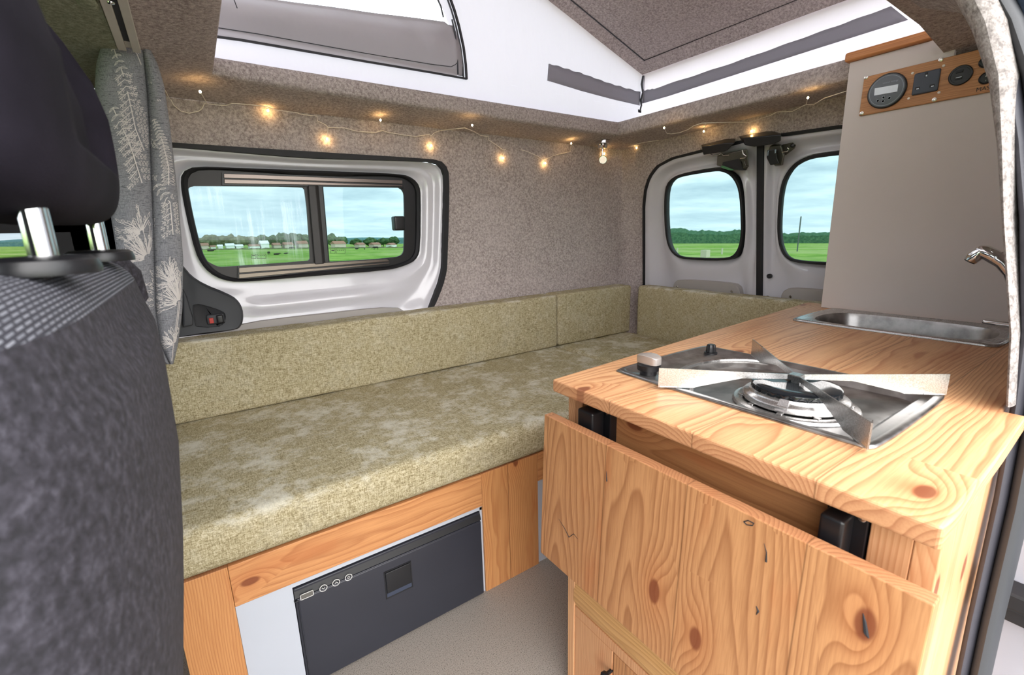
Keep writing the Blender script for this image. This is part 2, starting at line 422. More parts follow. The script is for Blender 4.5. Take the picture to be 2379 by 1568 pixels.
def link(o, parent=None):
    COL.objects.link(o)
    if parent is not None:
        o.parent = parent
        # every mesh is written in world coordinates; only the Empties carry a location
        if parent.type == 'EMPTY': o.matrix_parent_inverse = Matrix.Translation(parent.location).inverted()
    return o
def obj(name, mb, mt, parent=None, smooth=False, bevel=0.0, merge=True, subsurf=0, seg=2, solid=0.0, auto=40):
    me = bpy.data.meshes.new(name)
    me.from_pydata([tuple(v) for v in mb.v], [], mb.f); me.validate()
    if merge:
        bm = bmesh.new(); bm.from_mesh(me); bmesh.ops.remove_doubles(bm, verts=bm.verts, dist=1e-5); bmesh.ops.recalc_face_normals(bm, faces=bm.faces); bm.to_mesh(me); bm.free()
    me.materials.append(M[mt] if isinstance(mt, str) else mt)
    if smooth:
        me.polygons.foreach_set('use_smooth', [True] * len(me.polygons))
        if auto: me.set_sharp_from_angle(angle=math.radians(auto))
    o = bpy.data.objects.new(name, me); link(o, parent)
    if solid: md = o.modifiers.new('thickness', 'SOLIDIFY'); md.thickness = solid; md.offset = 0
    if bevel: md = o.modifiers.new('bevel', 'BEVEL'); md.width = bevel; md.segments = seg; md.limit_method = 'ANGLE'; md.angle_limit = math.radians(35)
    if subsurf: md = o.modifiers.new('sub', 'SUBSURF'); md.levels = subsurf; md.render_levels = subsurf
    return o
def tag(o, label, cat, group=None, kind=None):
    o['label'] = label; o['category'] = cat
    if group: o['group'] = group
    if kind: o['kind'] = kind
    return o
def thing(name, loc, label, cat, group=None):
    e = bpy.data.objects.new(name, None); e.empty_display_size = .05; e.location = loc; COL.objects.link(e)
    return tag(e, label, cat, group)
def struct(name, loc=None, mb=None, mt=None, label=None, **kw):
    if mb is None: o = bpy.data.objects.new(name, None); o.location = loc or (0, 0, 0); COL.objects.link(o)
    else: o = obj(name, mb, mt, **kw)
    o['kind'] = 'structure'
    if label: o['label'] = label
    return o
def textmesh(name, body, size, loc, rot, mt, parent=None, extrude=.0002, align='LEFT'):
    c = bpy.data.curves.new(name, 'FONT'); c.body = body; c.size = size; c.extrude = extrude; c.align_x = align; c.resolution_u = 3
    t = bpy.data.objects.new(name + '_tmp', c); COL.objects.link(t)
    bpy.context.view_layer.update()
    me = bpy.data.meshes.new_from_object(t.evaluated_get(bpy.context.evaluated_depsgraph_get()))
    bpy.data.objects.remove(t); bpy.data.curves.remove(c)
    mw = Matrix.Translation(loc) @ rot.to_4x4(); me.transform(mw)
    me.materials.clear(); me.materials.append(M[mt])
    o = bpy.data.objects.new(name, me); return link(o, parent)

def star(pts, c, n=144):
    """resample a star-shaped outline (list of 2D points) at n angles round c"""
    out = []; m_ = len(pts)
    for k in range(n):
        a = 2 * math.pi * k / n; dx, dy = math.cos(a), math.sin(a); best = None
        for i in range(m_):
            x1, y1 = pts[i][0] - c[0], pts[i][1] - c[1]; x2, y2 = pts[(i + 1) % m_][0] - c[0], pts[(i + 1) % m_][1] - c[1]
            ex, ey = x2 - x1, y2 - y1; den = dx * ey - dy * ex
            if abs(den) < 1e-12: continue
            t = (x1 * ey - y1 * ex) / den; u = (x1 * dy - y1 * dx) / den
            if t > 0 and -1e-9 <= u <= 1 + 1e-9 and (best is None or t > best): best = t
        best = best or .001
        out.append((c[0] + dx * best, c[1] + dy * best))
    if m_ <= 8:             # keep sharp corners exactly
        for q in pts:
            k = round(math.atan2(q[1] - c[1], q[0] - c[0]) / (2 * math.pi) * n) % n; out[k] = (q[0], q[1])
    return out
def smooth_poly(pts, it=2):
    for _ in range(it):
        q = []
        for i in range(len(pts)):
            a, b = pts[i], pts[(i + 1) % len(pts)]
            q += [(a[0] * .75 + b[0] * .25, a[1] * .75 + b[1] * .25), (a[0] * .25 + b[0] * .75, a[1] * .25 + b[1] * .75)]
        pts = q
    return pts
def px2(pl, ax, val):       # pixel outline -> two in-plane coordinates
    r = []
    for q in pl:
        p = P(q[0], q[1], ax, val); r.append((p.x, p.z) if ax == 'y' else (p.y, p.z))
    return r
def lerp2(a, b, t): return [(p[0] * (1 - t) + q[0] * t, p[1] * (1 - t) + q[1] * t) for p, q in zip(a, b)]
def up3(l, ax, val):        # 2D -> 3D on plane
    if callable(val): return [((p[0], val(p), p[1]) if ax == 'y' else (val(p), p[0], p[1])) for p in l]
    return [((p[0], val, p[1]) if ax == 'y' else (val, p[0], p[1])) for p in l]
def inset(l, c, d):
    return [(p[0] - d * (p[0] - c[0]) / math.hypot(p[0] - c[0], p[1] - c[1]), p[1] - d * (p[1] - c[1]) / math.hypot(p[0] - c[0], p[1] - c[1])) for p in l]
def ss(a, b, x):
    t = min(1, max(0, (x - a) / (b - a))); return t * t * (3 - 2 * t)

# ================================================================== SETTING: van body
def xr(z): return 1.98 - .174 * (z - .7)           # the rear leans forward towards the roof
def PR(px, py, off=0.0):
    d = ray(px, py); a = 1.98 - .174 * (CAM.z - .7) - off
    t = (a - CAM.x) / (d.x + .174 * d.z); return CAM + d * t
def pr2(pl, off=0.0): return [(PR(*q, off).y, PR(*q, off).z) for q in pl]
def upr(l, off=0.0):
    return [(xr(p[1]) - (off(p) if callable(off) else off), p[0], p[1]) for p in l]

struct('floor', mb=MB().box(-1.6, 2.02, .06, 1.80, -.03, 0), mt='lino', label='speckled grey vinyl floor')

# --- far wall felt with the sliding door cut-out
DY = 1.72
door_out = smooth_poly(px2([(300, 325), (404, 333), (700, 352), (1000, 370), (1022, 374), (1036, 388), (1041, 410), (1040, 500), (1037, 590), (1035, 640), (1006, 716), (940, 830), (300, 900)], 'y', 1.69), 1)
dc = (.36, 1.02)
N = 144
dl_out = star(door_out, dc, N)
dl_in = inset(dl_out, dc, .019)
wallrect = star([(-.30, .40), (1.86, .40), (1.86, 1.392), (-.30, 1.392)], dc, N)
wm = MB(); loops = [up3(lerp2(dl_out, wallrect, t), 'y', 1.69) for t in (0, .2, .4, .6, .8, 1)]
wm.loft(loops)
wm.box(-.30, 1.86, 1.69, 1.75, 0, .40)
# rounded corner to the rear wall
def corner(u, v):
    z = v * 1.392; a = u * math.pi / 2; x1 = xr(z)
    return (1.86 + (x1 - 1.86) * math.sin(a) if x1 > 1.86 else 1.86 - (1.86 - x1) * u, 1.59 + .10 * math.cos(a), z)
wm.grid(corner, 8, 20)
struct('wall_far', mb=wm, mt='felt', smooth=True, label='grey carpet-lined side wall behind the bench')

# outer skins, so that daylight only comes in through the openings
sk = MB(); skin_loop = star([(-.34, 0), (2.05, 0), (2.05, 1.40), (-.34, 1.40)], dc, N)
winc = (.40, 1.06)
struct('trim_1', mb=MB().loft([up3(dl_out, 'y', 1.691), up3(dl_out, 'y', 1.678), up3(dl_in, 'y', 1.678), up3(dl_in, 'y', 1.70)]), mt='black_rubber', smooth=True, label='black rubber seal round the far sliding door')

# --- sliding door (far side) with its window
W1O = smooth_poly(px2([(418, 421), (424, 402), (440, 391), (469, 388), (564, 392), (800, 400), (930, 405), (955, 414), (970, 430), (974, 450), (973, 580), (964, 603), (940, 616), (900, 627), (720, 641), (560, 655), (525, 652), (495, 640), (470, 618), (453, 584), (432, 500)], 'y', DY + .01), 1)
door1 = struct('door_1', (.36, 1.72, .3), label='white far-side sliding door')
wl = star(W1O, winc, N)
dl_in2 = star(dl_in, winc, N)
def dshape(p, t):
    # pressed steel: flat rim, roll, recessed field round the window
    y = DY - .020 + .016 * ss(.04, .42, t) + .014 * ss(.60, .97, t)
    x, z = p
    # belt line pressing below the window
    zb = .755 + .012 * (x - .1)
    k = ss(zb - .002, zb + .018, z) * (1 - ss(zb + .03, zb + .055, z)) * ss(.10, .18, x) * (1 - ss(.5, .75, x))
    y -= .010 * k
    y -= .012 * (1 - ss(.70, .76, z)) * (1 - t)
    return y
mb = MB(); lo = []
for i in range(29):
    t = i / 28; l = lerp2(dl_in2, wl, t); lo.append([(p[0], dshape(p, t), p[1]) for p in l])
mb.loft(lo); mb.loft([up3(dl_in2, 'y', DY - .022), up3(dl_in2, 'y', 1.76)])
obj('door_panel', mb, 'white_paint', door1, smooth=True, auto=60)
# grey access card on the door, with screws
card = smooth_poly(px2([(440, 783), (570, 749), (700, 733), (839, 718), (900, 713), (932, 715), (952, 730), (960, 760), (900, 830), (440, 850)], 'y', DY - .02), 1)
cl_ = star(card, (.36, .67), 64)
obj('door_card', MB().loft([up3(cl_, 'y', DY - .014), up3(inset(cl_, (.36, .67), .003), 'y', DY - .026)], True, (False, True)), 'door_card_grey', door1, smooth=True)
for q in ((438, 793), (635, 764), (796, 742)):
    p = P(q[0], q[1], 'y', DY - .028)
    s_ = obj('screw', MB().lathe(p, [(.0055, .002), (.0052, -.002), (.0025, -.0045)], 'y', 16), 'chrome', door1, smooth=True); 
# dark plastic handle moulding
hm = smooth_poly(px2([(400, 600), (427, 618), (442, 640), (474, 661), (527, 682), (552, 696), (564, 716), (566, 742), (560, 760), (545, 768), (421, 783), (395, 790)], 'y', DY - .03), 1)
hc = (.0, .78); hl = star(hm, hc, 96)
pan = obj('handle_moulding', MB().loft([up3(hl, 'y', DY), up3(hl, 'y', DY - .026), up3(inset(hl, hc, .006), 'y', DY - .036), up3(inset(hl, hc, .02), 'y', DY - .034)], True, (False, True)), 'dark_trim', door1, smooth=True, auto=50)
rc = smooth_poly(px2([(447, 707), (456, 704), (500, 716), (524, 726), (525, 742), (515, 757), (458, 763), (452, 750)], 'y', DY - .036), 1)
rcc = (.035, .735); rl = star(rc, rcc, 48)
rec = obj('handle_recess', MB().loft([up3(rl, 'y', DY - .0335), up3(rl, 'y', DY - .0385), up3(inset(rl, rcc, .006), 'y', DY - .036)], True, (False, True)), 'dark_trim_deep', pan, smooth=True)
p = P(503, 741, 'y', DY - .04)
obj('lock_bezel', MB().rbox(p.x - .026, p.x + .022, DY - .046, DY - .032, p.z - .016, p.z + .016, .006, (3, 2, 3)), 'dark_trim', pan, smooth=True)
obj('lock_lever', MB().rbox(p.x + .0, p.x + .018, DY - .056, DY - .044, p.z - .013, p.z + .013, .004, (2, 2, 3)), 'black_plastic', pan, smooth=True)
o = obj('lock_marker', MB().rbox(p.x - .020, p.x - .008, DY - .049, DY - .044, p.z - .011, p.z + .006, .002, (2, 2, 2)), 'red_mark', pan, smooth=True); o['label'] = 'red unlocked marker'
obj('pull_handle', MB().prism(px2 and [P(*q, 'y', DY - .055) for q in ((424, 668), (434, 690), (449, 740), (449, 756), (425, 761))], (0, .022, 0)), 'dark_trim', pan, bevel=.005, seg=3)

# window of the sliding door
win1 = obj('window', MB().loft([up3(wl, 'y', DY + .014), up3(wl, 'y', DY - .006), up3(inset(wl, winc, .008), 'y', DY - .010), up3(inset(wl, winc, .016), 'y', DY - .004), up3(inset(wl, winc, .018), 'y', DY + .012)]), 'black_rubber', door1, smooth=True)
GY = DY + .008
glL = smooth_poly(px2([(433, 447), (440, 433), (456, 432), (700, 434), (709, 440), (721, 602), (716, 606), (520, 620), (503, 619), (470, 600), (452, 540)], 'y', GY), 1)
glR = smooth_poly(px2([(750, 431), (752, 430), (920, 433), (936, 442), (939, 458), (939, 580), (934, 592), (918, 598), (766, 609), (763, 605)], 'y', GY), 1)
cL = (.19, 1.06); cR = (.57, 1.06)
a = star(glL, cL, N); b = star(glR, cR, N)
xm = P(737, 520, 'y', GY).x
inn = inset(wl, winc, .016)
leftF = star([p for p in inn if p[0] < xm] and [(min(p[0], xm), p[1]) for p in inn], cL, N)
rightF = star([(max(p[0], xm), p[1]) for p in inn], cR, N)
obj('frame_surround', MB().loft([up3(leftF, 'y', GY - .004), up3(a, 'y', GY - .004), up3(a, 'y', GY + .006)]), 'window_frame', win1)
obj('frame_surround', MB().loft([up3(rightF, 'y', GY - .002), up3(b, 'y', GY - .002), up3(b, 'y', GY + .006)]), 'black_plastic', win1)
a2 = inset(a, cL, -.002); b2 = inset(b, cR, -.002)
o = obj('pane', MB().loft([up3(a2, 'y', GY), up3(inset(a2, cL, .02), 'y', GY)], True, (False, True)), 'dusty_glass', win1); o['label'] = 'dusty fixed pane with rain streaks'
obj('pane', MB().loft([up3(b2, 'y', GY + .002), up3(inset(b2, cR, .02), 'y', GY + .002)], True, (False, True)), 'tinted_glass', win1)
# thin bright bead round the glass
for q, c in ((a, cL), (b, cR)):
    pass
d0, d1 = P(716, 432, 'y', GY - .012), P(733, 612, 'y', GY - .012)
obj('centre_bar', MB().hexa([P(*q, 'y', GY - .02) for q in ((716, 431), (733, 431), (750, 613), (732, 614))], [P(*q, 'y', GY - .001) for q in ((716, 431), (749, 431), (764, 612), (732, 614))]), 'window_frame', win1, bevel=.002)
obj('centre_bar', MB().hexa([P(*q, 'y', GY - .012) for q in ((733, 432), (750, 432), (765, 610), (749, 612))], [P(*q, 'y', GY - .001) for q in ((733, 432), (751, 432), (766, 610), (749, 612))]), 'black_plastic', win1, bevel=.002)
def rail(y0, y1, x0, x1, pts, nm):
    q = [P(*k, 'y', GY - .016) for k in pts]
    return obj(nm, MB().prism(q, (0, .012, 0)), 'alu_rail', win1, bevel=.001)
rail(0, 0, 0, 0, ((520, 403), (935, 419), (935, 427), (520, 413)), 'slide_rail')
rail(0, 0, 0, 0, ((521, 416), (935, 430), (935, 433), (521, 426)), 'slide_rail')
rail(0, 0, 0, 0, ((555, 622), (900, 602), (905, 607), (555, 634)), 'slide_rail')
rail(0, 0, 0, 0, ((555, 637), (905, 610), (905, 612), (555, 647)), 'slide_rail')
obj('rail_channel', MB().prism([P(*k, 'y', GY - .012) for k in ((516, 400), (940, 416), (940, 436), (516, 430))], (0, .010, 0)), 'black_plastic', win1)
obj('rail_channel', MB().prism([P(*k, 'y', GY - .012) for k in ((552, 619), (915, 600), (915, 614), (552, 651))], (0, .010, 0)), 'black_plastic', win1)
p = P(929, 519, 'y', GY - .02)
lt = obj('window_latch', MB().rbox(p.x - .028, p.x + .014, GY - .040, GY - .004, p.z - .026, p.z + .026, .006, (3, 3, 3)), 'black_plastic', win1, smooth=True)
# etched glass marks
for gx, gy in ((584, 590), (768, 578)):
    f = MB()
    for k in range(2):
        x0, x1 = ((gx, gx + 11), (gx + 13, gx + 34))[k]
        for (u0, v0, u1, v1) in ((x0, gy, x1, gy + .7), (x0, gy + 10, x1, gy + 10.7), (x0, gy, x0 + .7, gy + 10.7), (x1 - .7, gy, x1, gy + 10.7)):
            f.prism([P(u, v, 'y', GY - .001) for u, v in ((u0, v0), (u1, v0), (u1, v1), (u0, v1))], (0, .0005, 0))
    for k in range(4):
        u0 = gx + 15 + k * 4.5
        f.prism([P(u, v, 'y', GY - .001) for u, v in ((u0, gy + 3), (u0 + 3, gy + 3), (u0 + 3, gy + 4), (u0, gy + 4))], (0, .0005, 0))
    f.prism([P(u, v, 'y', GY - .001) for u, v in ((gx + 2, gy + 3), (gx + 9, gy + 3), (gx + 9, gy + 5), (gx + 2, gy + 5))], (0, .0005, 0))
    obj('etched_mark', f, 'window_frame', win1)

# --- ledge round the roof opening and the front ceiling panel, all carpet-lined
x0, x1, y0, y1 = .115, 1.650, .43, 1.53
def ring(dx0, dx1, dy0, dy1, z):
    zz_ = z if hasattr(z, '__len__') else (z,) * 4
    return [(x0 - dx0, y0 - dy0, zz_[0]), (x1 + dx1, y0 - dy0, zz_[1]), (x1 + dx1, y1 + dy1, zz_[2]), (x0 - dx0, y1 + dy1, zz_[3])]
def fine(lp, r=.0, n=14):
    out = []
    for i in range(4):
        a, b = Vector(lp[i]), Vector(lp[(i + 1) % 4])
        for k in range(n):
            q = a.lerp(b, k / n)
            if i == 0: q.z += r * (1 - ss(.86, 1, k / n))
            out.append(q)
    return out
prof = []
for t, zo in ((1, 0), (.75, .0), (.5, 0), (.25, 0), (.08, .0)):
    zs = [1.408 + (zz1 - 1.408) * t for zz1 in (1.43, 1.428, 1.388, 1.392)]
    zs = [zs[0] + .02 * (1 - t) * 1, zs[1], zs[2], zs[3] + .012 * (1 - t)]
    prof.append(ring(.175 * t + .012 * (1 - t), (xr(1.40) - x1 + .012) * t + .012 * (1 - t), .35 * t + .012 * (1 - t), .165 * t + .012 * (1 - t), zs))
prof.append(ring(.004, .004, .004, .004, (1.431, 1.410, 1.410, 1.422)))
prof.append(ring(0, 0, 0, 0, (1.440, 1.420, 1.420, 1.430)))
prof.append(ring(0, 0, 0, 0, (1.462, 1.458, 1.458, 1.460)))
prof.append(ring(.004, .004, .004, .004, 1.467)); prof.append(ring(.014, .014, .014, .014, 1.470))
prof.append(ring(.25, .34, .36, .2, 1.474))
cm = MB().loft([fine(l, .022 if i < 7 else .004) for i, l in enumerate(prof)])
struct('ceiling', mb=cm, mt='felt', smooth=True, auto=70, label='grey carpet-lined ledge round the roof opening')
# front piece beyond the opening, out to the curtain rail
fp = MB()
fp.loft([[(-.062, y, 1.398 - .010 * ss(1.5, 1.69, y)), (.0, y, 1.412 - .012 * ss(1.5, 1.69, y) - .008)] for y in (.05, .5, 1.0, 1.4, 1.6, 1.70)], False)
fp = MB().grid(lambda u, v: (-.062 + .04 * u, .08 + 1.61 * v, 1.402 + .02 * u * (1 - ss(.8, 1, v)) - .008 * ss(.9, 1, v)), 4, 20)
fp.box(-.07, .0, .08, 1.7, 1.44, 1.46); fp.box(-.066, -.062, .08, 1.7, 1.398, 1.46)
struct('trim_2', mb=fp, mt='felt', smooth=True, label='carpeted edge of the ceiling beside the curtain rail')

# --- rear wall and twin rear doors
ro = pr2([(1500, 760), (1500, 600), (1500, 477), (1504, 440), (1513, 412), (1531, 387), (1566, 368), (1629, 352), (1720, 331), (1817, 314), (1959, 294)])
mid = PR(1766, 343).y
midb = PR(1775, 688).y; ymid = (mid + midb) / 2
right = [(2 * ymid - y, z) for y, z in ro][::-1]
right = [(y, z) for y, z in right if y < ymid - .25]
rout = [q for q in ro if q[0] > ymid - .30] + right
rout = [(ro[0][0], .30)] + rout + [(rout[-1][0], .30)]
rcn = (ymid, .95); rlo = star(rout, rcn, N); rli = inset(rlo, rcn, .008)
rrect = star([(.10, .25), (1.60, .25), (1.60, 1.392), (1.1, 1.405), (.60, 1.425), (.10, 1.435)], rcn, N)
mb = MB().loft([upr(lerp2(rlo, rrect, t), lambda p: .012) for t in (0, .25, .5, .75, 1)])
mb.loft([upr(rlo, .012), upr(rlo, -.01)])
struct('wall_rear', mb=mb, mt='felt', smooth=True, label='grey carpet lining round the rear doors')
struct('trim_3', mb=MB().loft([upr(rlo, .020), upr(inset(rlo, rcn, -.004), .020), upr(inset(rlo, rcn, -.004), .012)]).loft([upr(rlo, .020), upr(rli, .018), upr(rli, -.006)]), mt='black_rubber', smooth=True, label='thin black seal round the rear door opening')

WL = smooth_poly(pr2([(1549, 455), (1554, 428), (1570, 411), (1600, 402), (1660, 392), (1684, 392), (1706, 402), (1722, 425), (1729, 455), (1732, 500), (1732, 545), (1726, 577), (1715, 595), (1700, 603), (1660, 605), (1600, 602), (1578, 597), (1562, 582), (1553, 556), (1549, 510)]), 1)
wlc = (sum(p[0] for p in WL) / len(WL), sum(p[1] for p in WL) / len(WL))
def rear_door(name, label, flip):
    f = (lambda y: 2 * ymid - y) if flip else (lambda y: y)
    d = struct(name, (1.95, f(1.3), .3), label=label)
    half = star([(max(p[0], ymid + .004), p[1]) for p in rli], wlc, N)
    wlp = star(WL, wlc, N)
    mb = MB(); lo = []
    for i in range(25):
        t = i / 24; l = lerp2(half, wlp, t)
        q = []
        for p in l:
            # raised outer rim, rounded gutter by the centre, recessed field round the glass
            dep = .012 - .030 * ss(.12, .55, t) + .016 * ss(.62, .9, t) - .018 * ss(.93, 1, t)
            e = p[0] - ymid
            dep += .012 * (ss(.03, .06, e) * (1 - ss(.06, .10, e)))
            q.append((xr(p[1]) - dep, f(p[0]), p[1]))
        lo.append(q)
    mb.loft(lo); mb.loft([[(xr(p[1]) - .012, f(p[0]), p[1]) for p in half], [(xr(p[1]) + .04, f(p[0]), p[1]) for p in half]])
    obj('door_panel', mb, 'white_paint', d, smooth=True, auto=60)
    def lp(l, o): return [(xr(p[1]) - o, f(p[0]), p[1]) for p in l]
    wn = obj('window', MB().loft([lp(wlp, -.022), lp(wlp, .020), lp(inset(wlp, wlc, .003), .022), lp(inset(wlp, wlc, .009), .021), lp(inset(wlp, wlc, .011), .018), lp(inset(wlp, wlc, .011), .008)]), 'black_rubber', d, smooth=True)
    gi = inset(wlp, wlc, .011)
    obj('pane', MB().loft([lp(gi, .012), lp(inset(gi, wlc, .03), .012)], True, (False, True)), 'tinted_glass', wn)
    cd = pr2([(1567, 668), (1571, 654), (1583, 648), (1700, 655), (1716, 662), (1724, 676), (1726, 720), (1566, 720)], .0)
    if flip:
        pass
    cd = smooth_poly(cd, 1); cc = (sum(p[0] for p in cd) / len(cd), sum(p[1] for p in cd) / len(cd)); cs = star(cd, cc, 64)
    obj('access_panel', MB().loft([lp(cs, -.02), lp(cs, .014), lp(inset(cs, cc, .004), .018)], True, (False, True)), 'door_card_grey', d, smooth=True)
    for q in ((1579, 665), (1705, 676)):
        p = PR(*q); p = Vector((xr(p.z) - .018, f(p.y), p.z))
        obj('screw', MB().lathe(p, [(.006, .002), (.006, -.002), (.003, -.005)], 'x', 14), 'chrome', d, smooth=True)
    return d, f
d2, _ = rear_door('door_2', 'white rear door on the left, with its window', False)
d3, _ = rear_door('door_3', 'white rear door on the right, partly behind the tall panel', True)
for q in ((1790, 641), (1786, 692)):
    p = PR(*q); obj('rubber_buffer', MB().lathe((xr(p.z) - .008, p.y, p.z), [(.010, .004), (.010, -.004), (.006, -.007), (.003, -.006)], 'x', 20), 'black_rubber', d3, smooth=True)
# centre seal
z0_, z1_ = .35, PR(1766, 343).z + .01
struct('trim_4', mb=MB().prism([(xr(z0_) - .020, ymid + .015, z0_), (xr(z0_) - .020, ymid - .012, z0_), (xr(z1_) - .020, ymid - .012, z1_), (xr(z1_) - .020, ymid + .015, z1_)], (.05, 0, 0)), mt='black_rubber', bevel=.004, label='black seal where the two rear doors meet')

# near-side body: ledge wall, pillar, door opening surround, cab
struct('wall_near', mb=MB().box(1.16, 2.02, .080, .099, 0, 1.43), mt='felt', label='carpet-lined near wall behind the kitchen')
# curved B/C pillar by the open side door: inner face follows the body side
pil = [(.40, .092), (.60, .094), (.75, .100), (.85, .112), (1.0, .142), (1.10, .163), (1.18, .183), (1.25, .210), (1.30, .236), (1.34, .265), (1.38, .31), (1.41, .37)]
def pilx(z): return 0.0
def strip(yofs, x, w0=0): return [(x, y + yofs, z) for z, y in pil]
secs = []
for z, y in pil[2:]:
    t = ss(.98, 1.35, z); wd = .010 + .032 * t
    s_ = []
    for k in range(9):
        a = math.pi * k / 8
        s_.append((.885 + .035 * (1 - math.sin(a)), y - wd / 2 + wd / 2 * math.cos(a) + .003, z))
    secs.append([(1.25, y + .004, z)] + s_ + [(1.25, y - wd, z)])
mb = MB().loft(secs, False); 
struct('trim_5', mb=mb, mt='felt_light', smooth=True, label='pale carpeted pillar beside the open side door')
def sealcol(y_off, xx, r, mt_, nm, lab, z0=0.0, z1=1.40, rx=None):
    path = []
    full = [(0.0, .086), (.2, .088)] + pil
    for z, y in full:
        if z0 <= z <= z1: path.append((xx, y + y_off - (.032 * ss(.98, 1.35, z) if z0 > .5 else .012 * ss(.7, 1.0, z)), z))
    s_ = MB(); lo = []
    for q in path:
        lo.append([(q[0] + (rx or r) * math.cos(a_), q[1] + r * math.sin(a_), q[2]) for a_ in [2 * math.pi * k / 14 for k in range(14)]])
    s_.loft(lo, True, (True, True))
    struct(nm, mb=s_, mt=mt_, smooth=True, label=lab)
sealcol(-.006, .925, .0075, 'seal_grey', 'trim_6', 'stitched dark grey seal edging beside the kitchen', rx=.02)
sealcol(-.0235, .935, .0115, 'dark_trim', 'trim_7', 'dark grey rubber door seal beside the kitchen', rx=.03)
sealcol(-.0265, .960, .016, 'seal_blue', 'trim_8', 'blue-grey vinyl trim at the door opening', z0=.72, rx=.04)
# painted jamb with the door runner channel
jb = MB().box(1.10, 1.14, -.55, .090, .03, 1.30)
struct('wall_jamb', mb=jb, mt='jamb_paint', label='white painted door jamb')
struct('trim_9', mb=MB().box(1.05, 1.10, -.55, .084, .355, .385).box(1.06, 1.10, -.55, .084, .325, .352), mt='black_rubber', bevel=.004, label='black runner channel across the white jamb')
# cab
cb = MB()
YC = 1.60
cb.box(-1.6, -.15, YC, YC + .05, 0, .957); cb.box(-1.6, -.15, YC, YC + .05, 1.028, 1.40)
cb.box(-.332, -.285, YC, YC + .05, .95, 1.03); cb.box(-.245, -.15, YC, YC + .05, .95, 1.03)
cb.box(-1.65, -1.6, 0, 1.65, 0, 1.0); cb.box(-1.6, -.30, .0, .04, 0, 1.40); cb.box(-.30, -.10, 0.0, .04, 0, .9)  # near cab side, unseen, added to keep daylight from flooding the cab
cb.box(-.30, -.15, 1.60, 1.76, 0, 1.40)
struct('wall_cab', mb=cb, mt='cab_dark', label='dark cab door and pillars beyond the front seat')
struct('ceiling_cab', mb=MB().box(-1.6, -.066, .0, 1.70, 1.395, 1.46), mt='cab_headlining', label='greenish-grey cab roof lining')
struct('window_1', mb=MB().box(-1.5, -.17, YC + .02, YC + .024, .95, 1.04), mt='cab_glass', label='cab side window glass seen under the headrest')

# ================================================================== roof tent
TY, TX, TYN, TXF = 1.58, 1.86, .30, .06
def rz_(x): return 1.705 + .315 * (TX - x)         # the lifting roof rises towards the front
tn = thing('roof_tent', (.9, 1.0, 1.475), 'white canvas sides of the pop-up roof tent', 'tent')
def wr(a, b): return .0035 * mnoise.noise(Vector((a * 5, b * 5, 3.3))) + .0018 * mnoise.noise(Vector((a * 14 + b * 9, b * 5, 1.3)))
# rear and far walls, far wall has the arched window opening
arch = px2([(716, 0), (1015, 0), (1028, 38), (1036, 60), (1040, 80)], 'y', TY)
wx1 = P(1040, 60, 'y', TY).x
WX0, WX1, WZ0 = .135, .905, 1.548
def archz(x):       # top of the window opening
    t = (x - .18) / (.835 - .18)
    return 1.80 + .30 * math.sqrt(max(0, 1 - max(0, (x - .50) / .34) ** 2)) if x > .5 else 2.10
# wall far in three sheets: below the window, right of it, above it
E1 = [(.02 * k) for k in range(0)]
fw = MB()
def sheet(mb_, xa, xb, za, zb, nu=24, nv=10):
    mb_.grid(lambda u, v: (xa + (xb - xa) * u, TY + wr(xa + (xb - xa) * u, (za(xa + (xb - xa) * u) if callable(za) else za) * (1 - v) + (zb(xa + (xb - xa) * u) if callable(zb) else zb) * v),
                               (za(xa + (xb - xa) * u) if callable(za) else za) * (1 - v) + (zb(xa + (xb - xa) * u) if callable(zb) else zb) * v), nu, nv)
def edge_x(z):      # right side of the arch
    return .895 - .42 * max(0, z - 1.56) ** 1.5 * 1.8 - .03 * (z - 1.55)
sheet(fw, TXF, TX, 1.470, WZ0 + .004, 40, 3)
fw.grid(lambda u, v: ((lambda z: (edge_x(z) * (1 - u) + TX * u, TY + wr(edge_x(z) * (1 - u) + TX * u, z), min(z, rz_(edge_x(z) * (1 - u) + TX * u) + .02)))(WZ0 + .004 + (2.05 - WZ0) * v)), 30, 18)
sheet(fw, TXF, .52, 2.0, lambda x: rz_(x) + .02, 8, 3)
fw.grid(lambda u, v: (TXF + .075 * u, TY, WZ0 + .5 * v), 2, 4)
obj('side_panel', fw, 'tent_fabric', tn, smooth=True)
rw = MB().grid(lambda u, v: (TX + wr(u * 1.4, v * .3) + .0, TYN + (TY - TYN) * u, 1.470 + (rz_(TX) + .01 - 1.470) * v), 40, 10)
obj('rear_panel', rw, 'tent_fabric', tn, smooth=True)
nw = MB().grid(lambda u, v: (TXF + (TX - TXF) * u, TYN, 1.470 + (rz_(TXF + (TX - TXF) * u) + .01 - 1.470) * v), 20, 6)
nw.grid(lambda u, v: (TXF, TYN + (TY - TYN) * u, 1.470 + (rz_(TXF) + .01 - 1.470) * v), 12, 6)
obj('near_panel', nw, 'tent_fabric', tn, smooth=True)
def on_t(q, off=.003): return P(q[0], q[1], 'y', TY - off)
def on_r(q, off=.003): return P(q[0], q[1], 'x', TX - off)
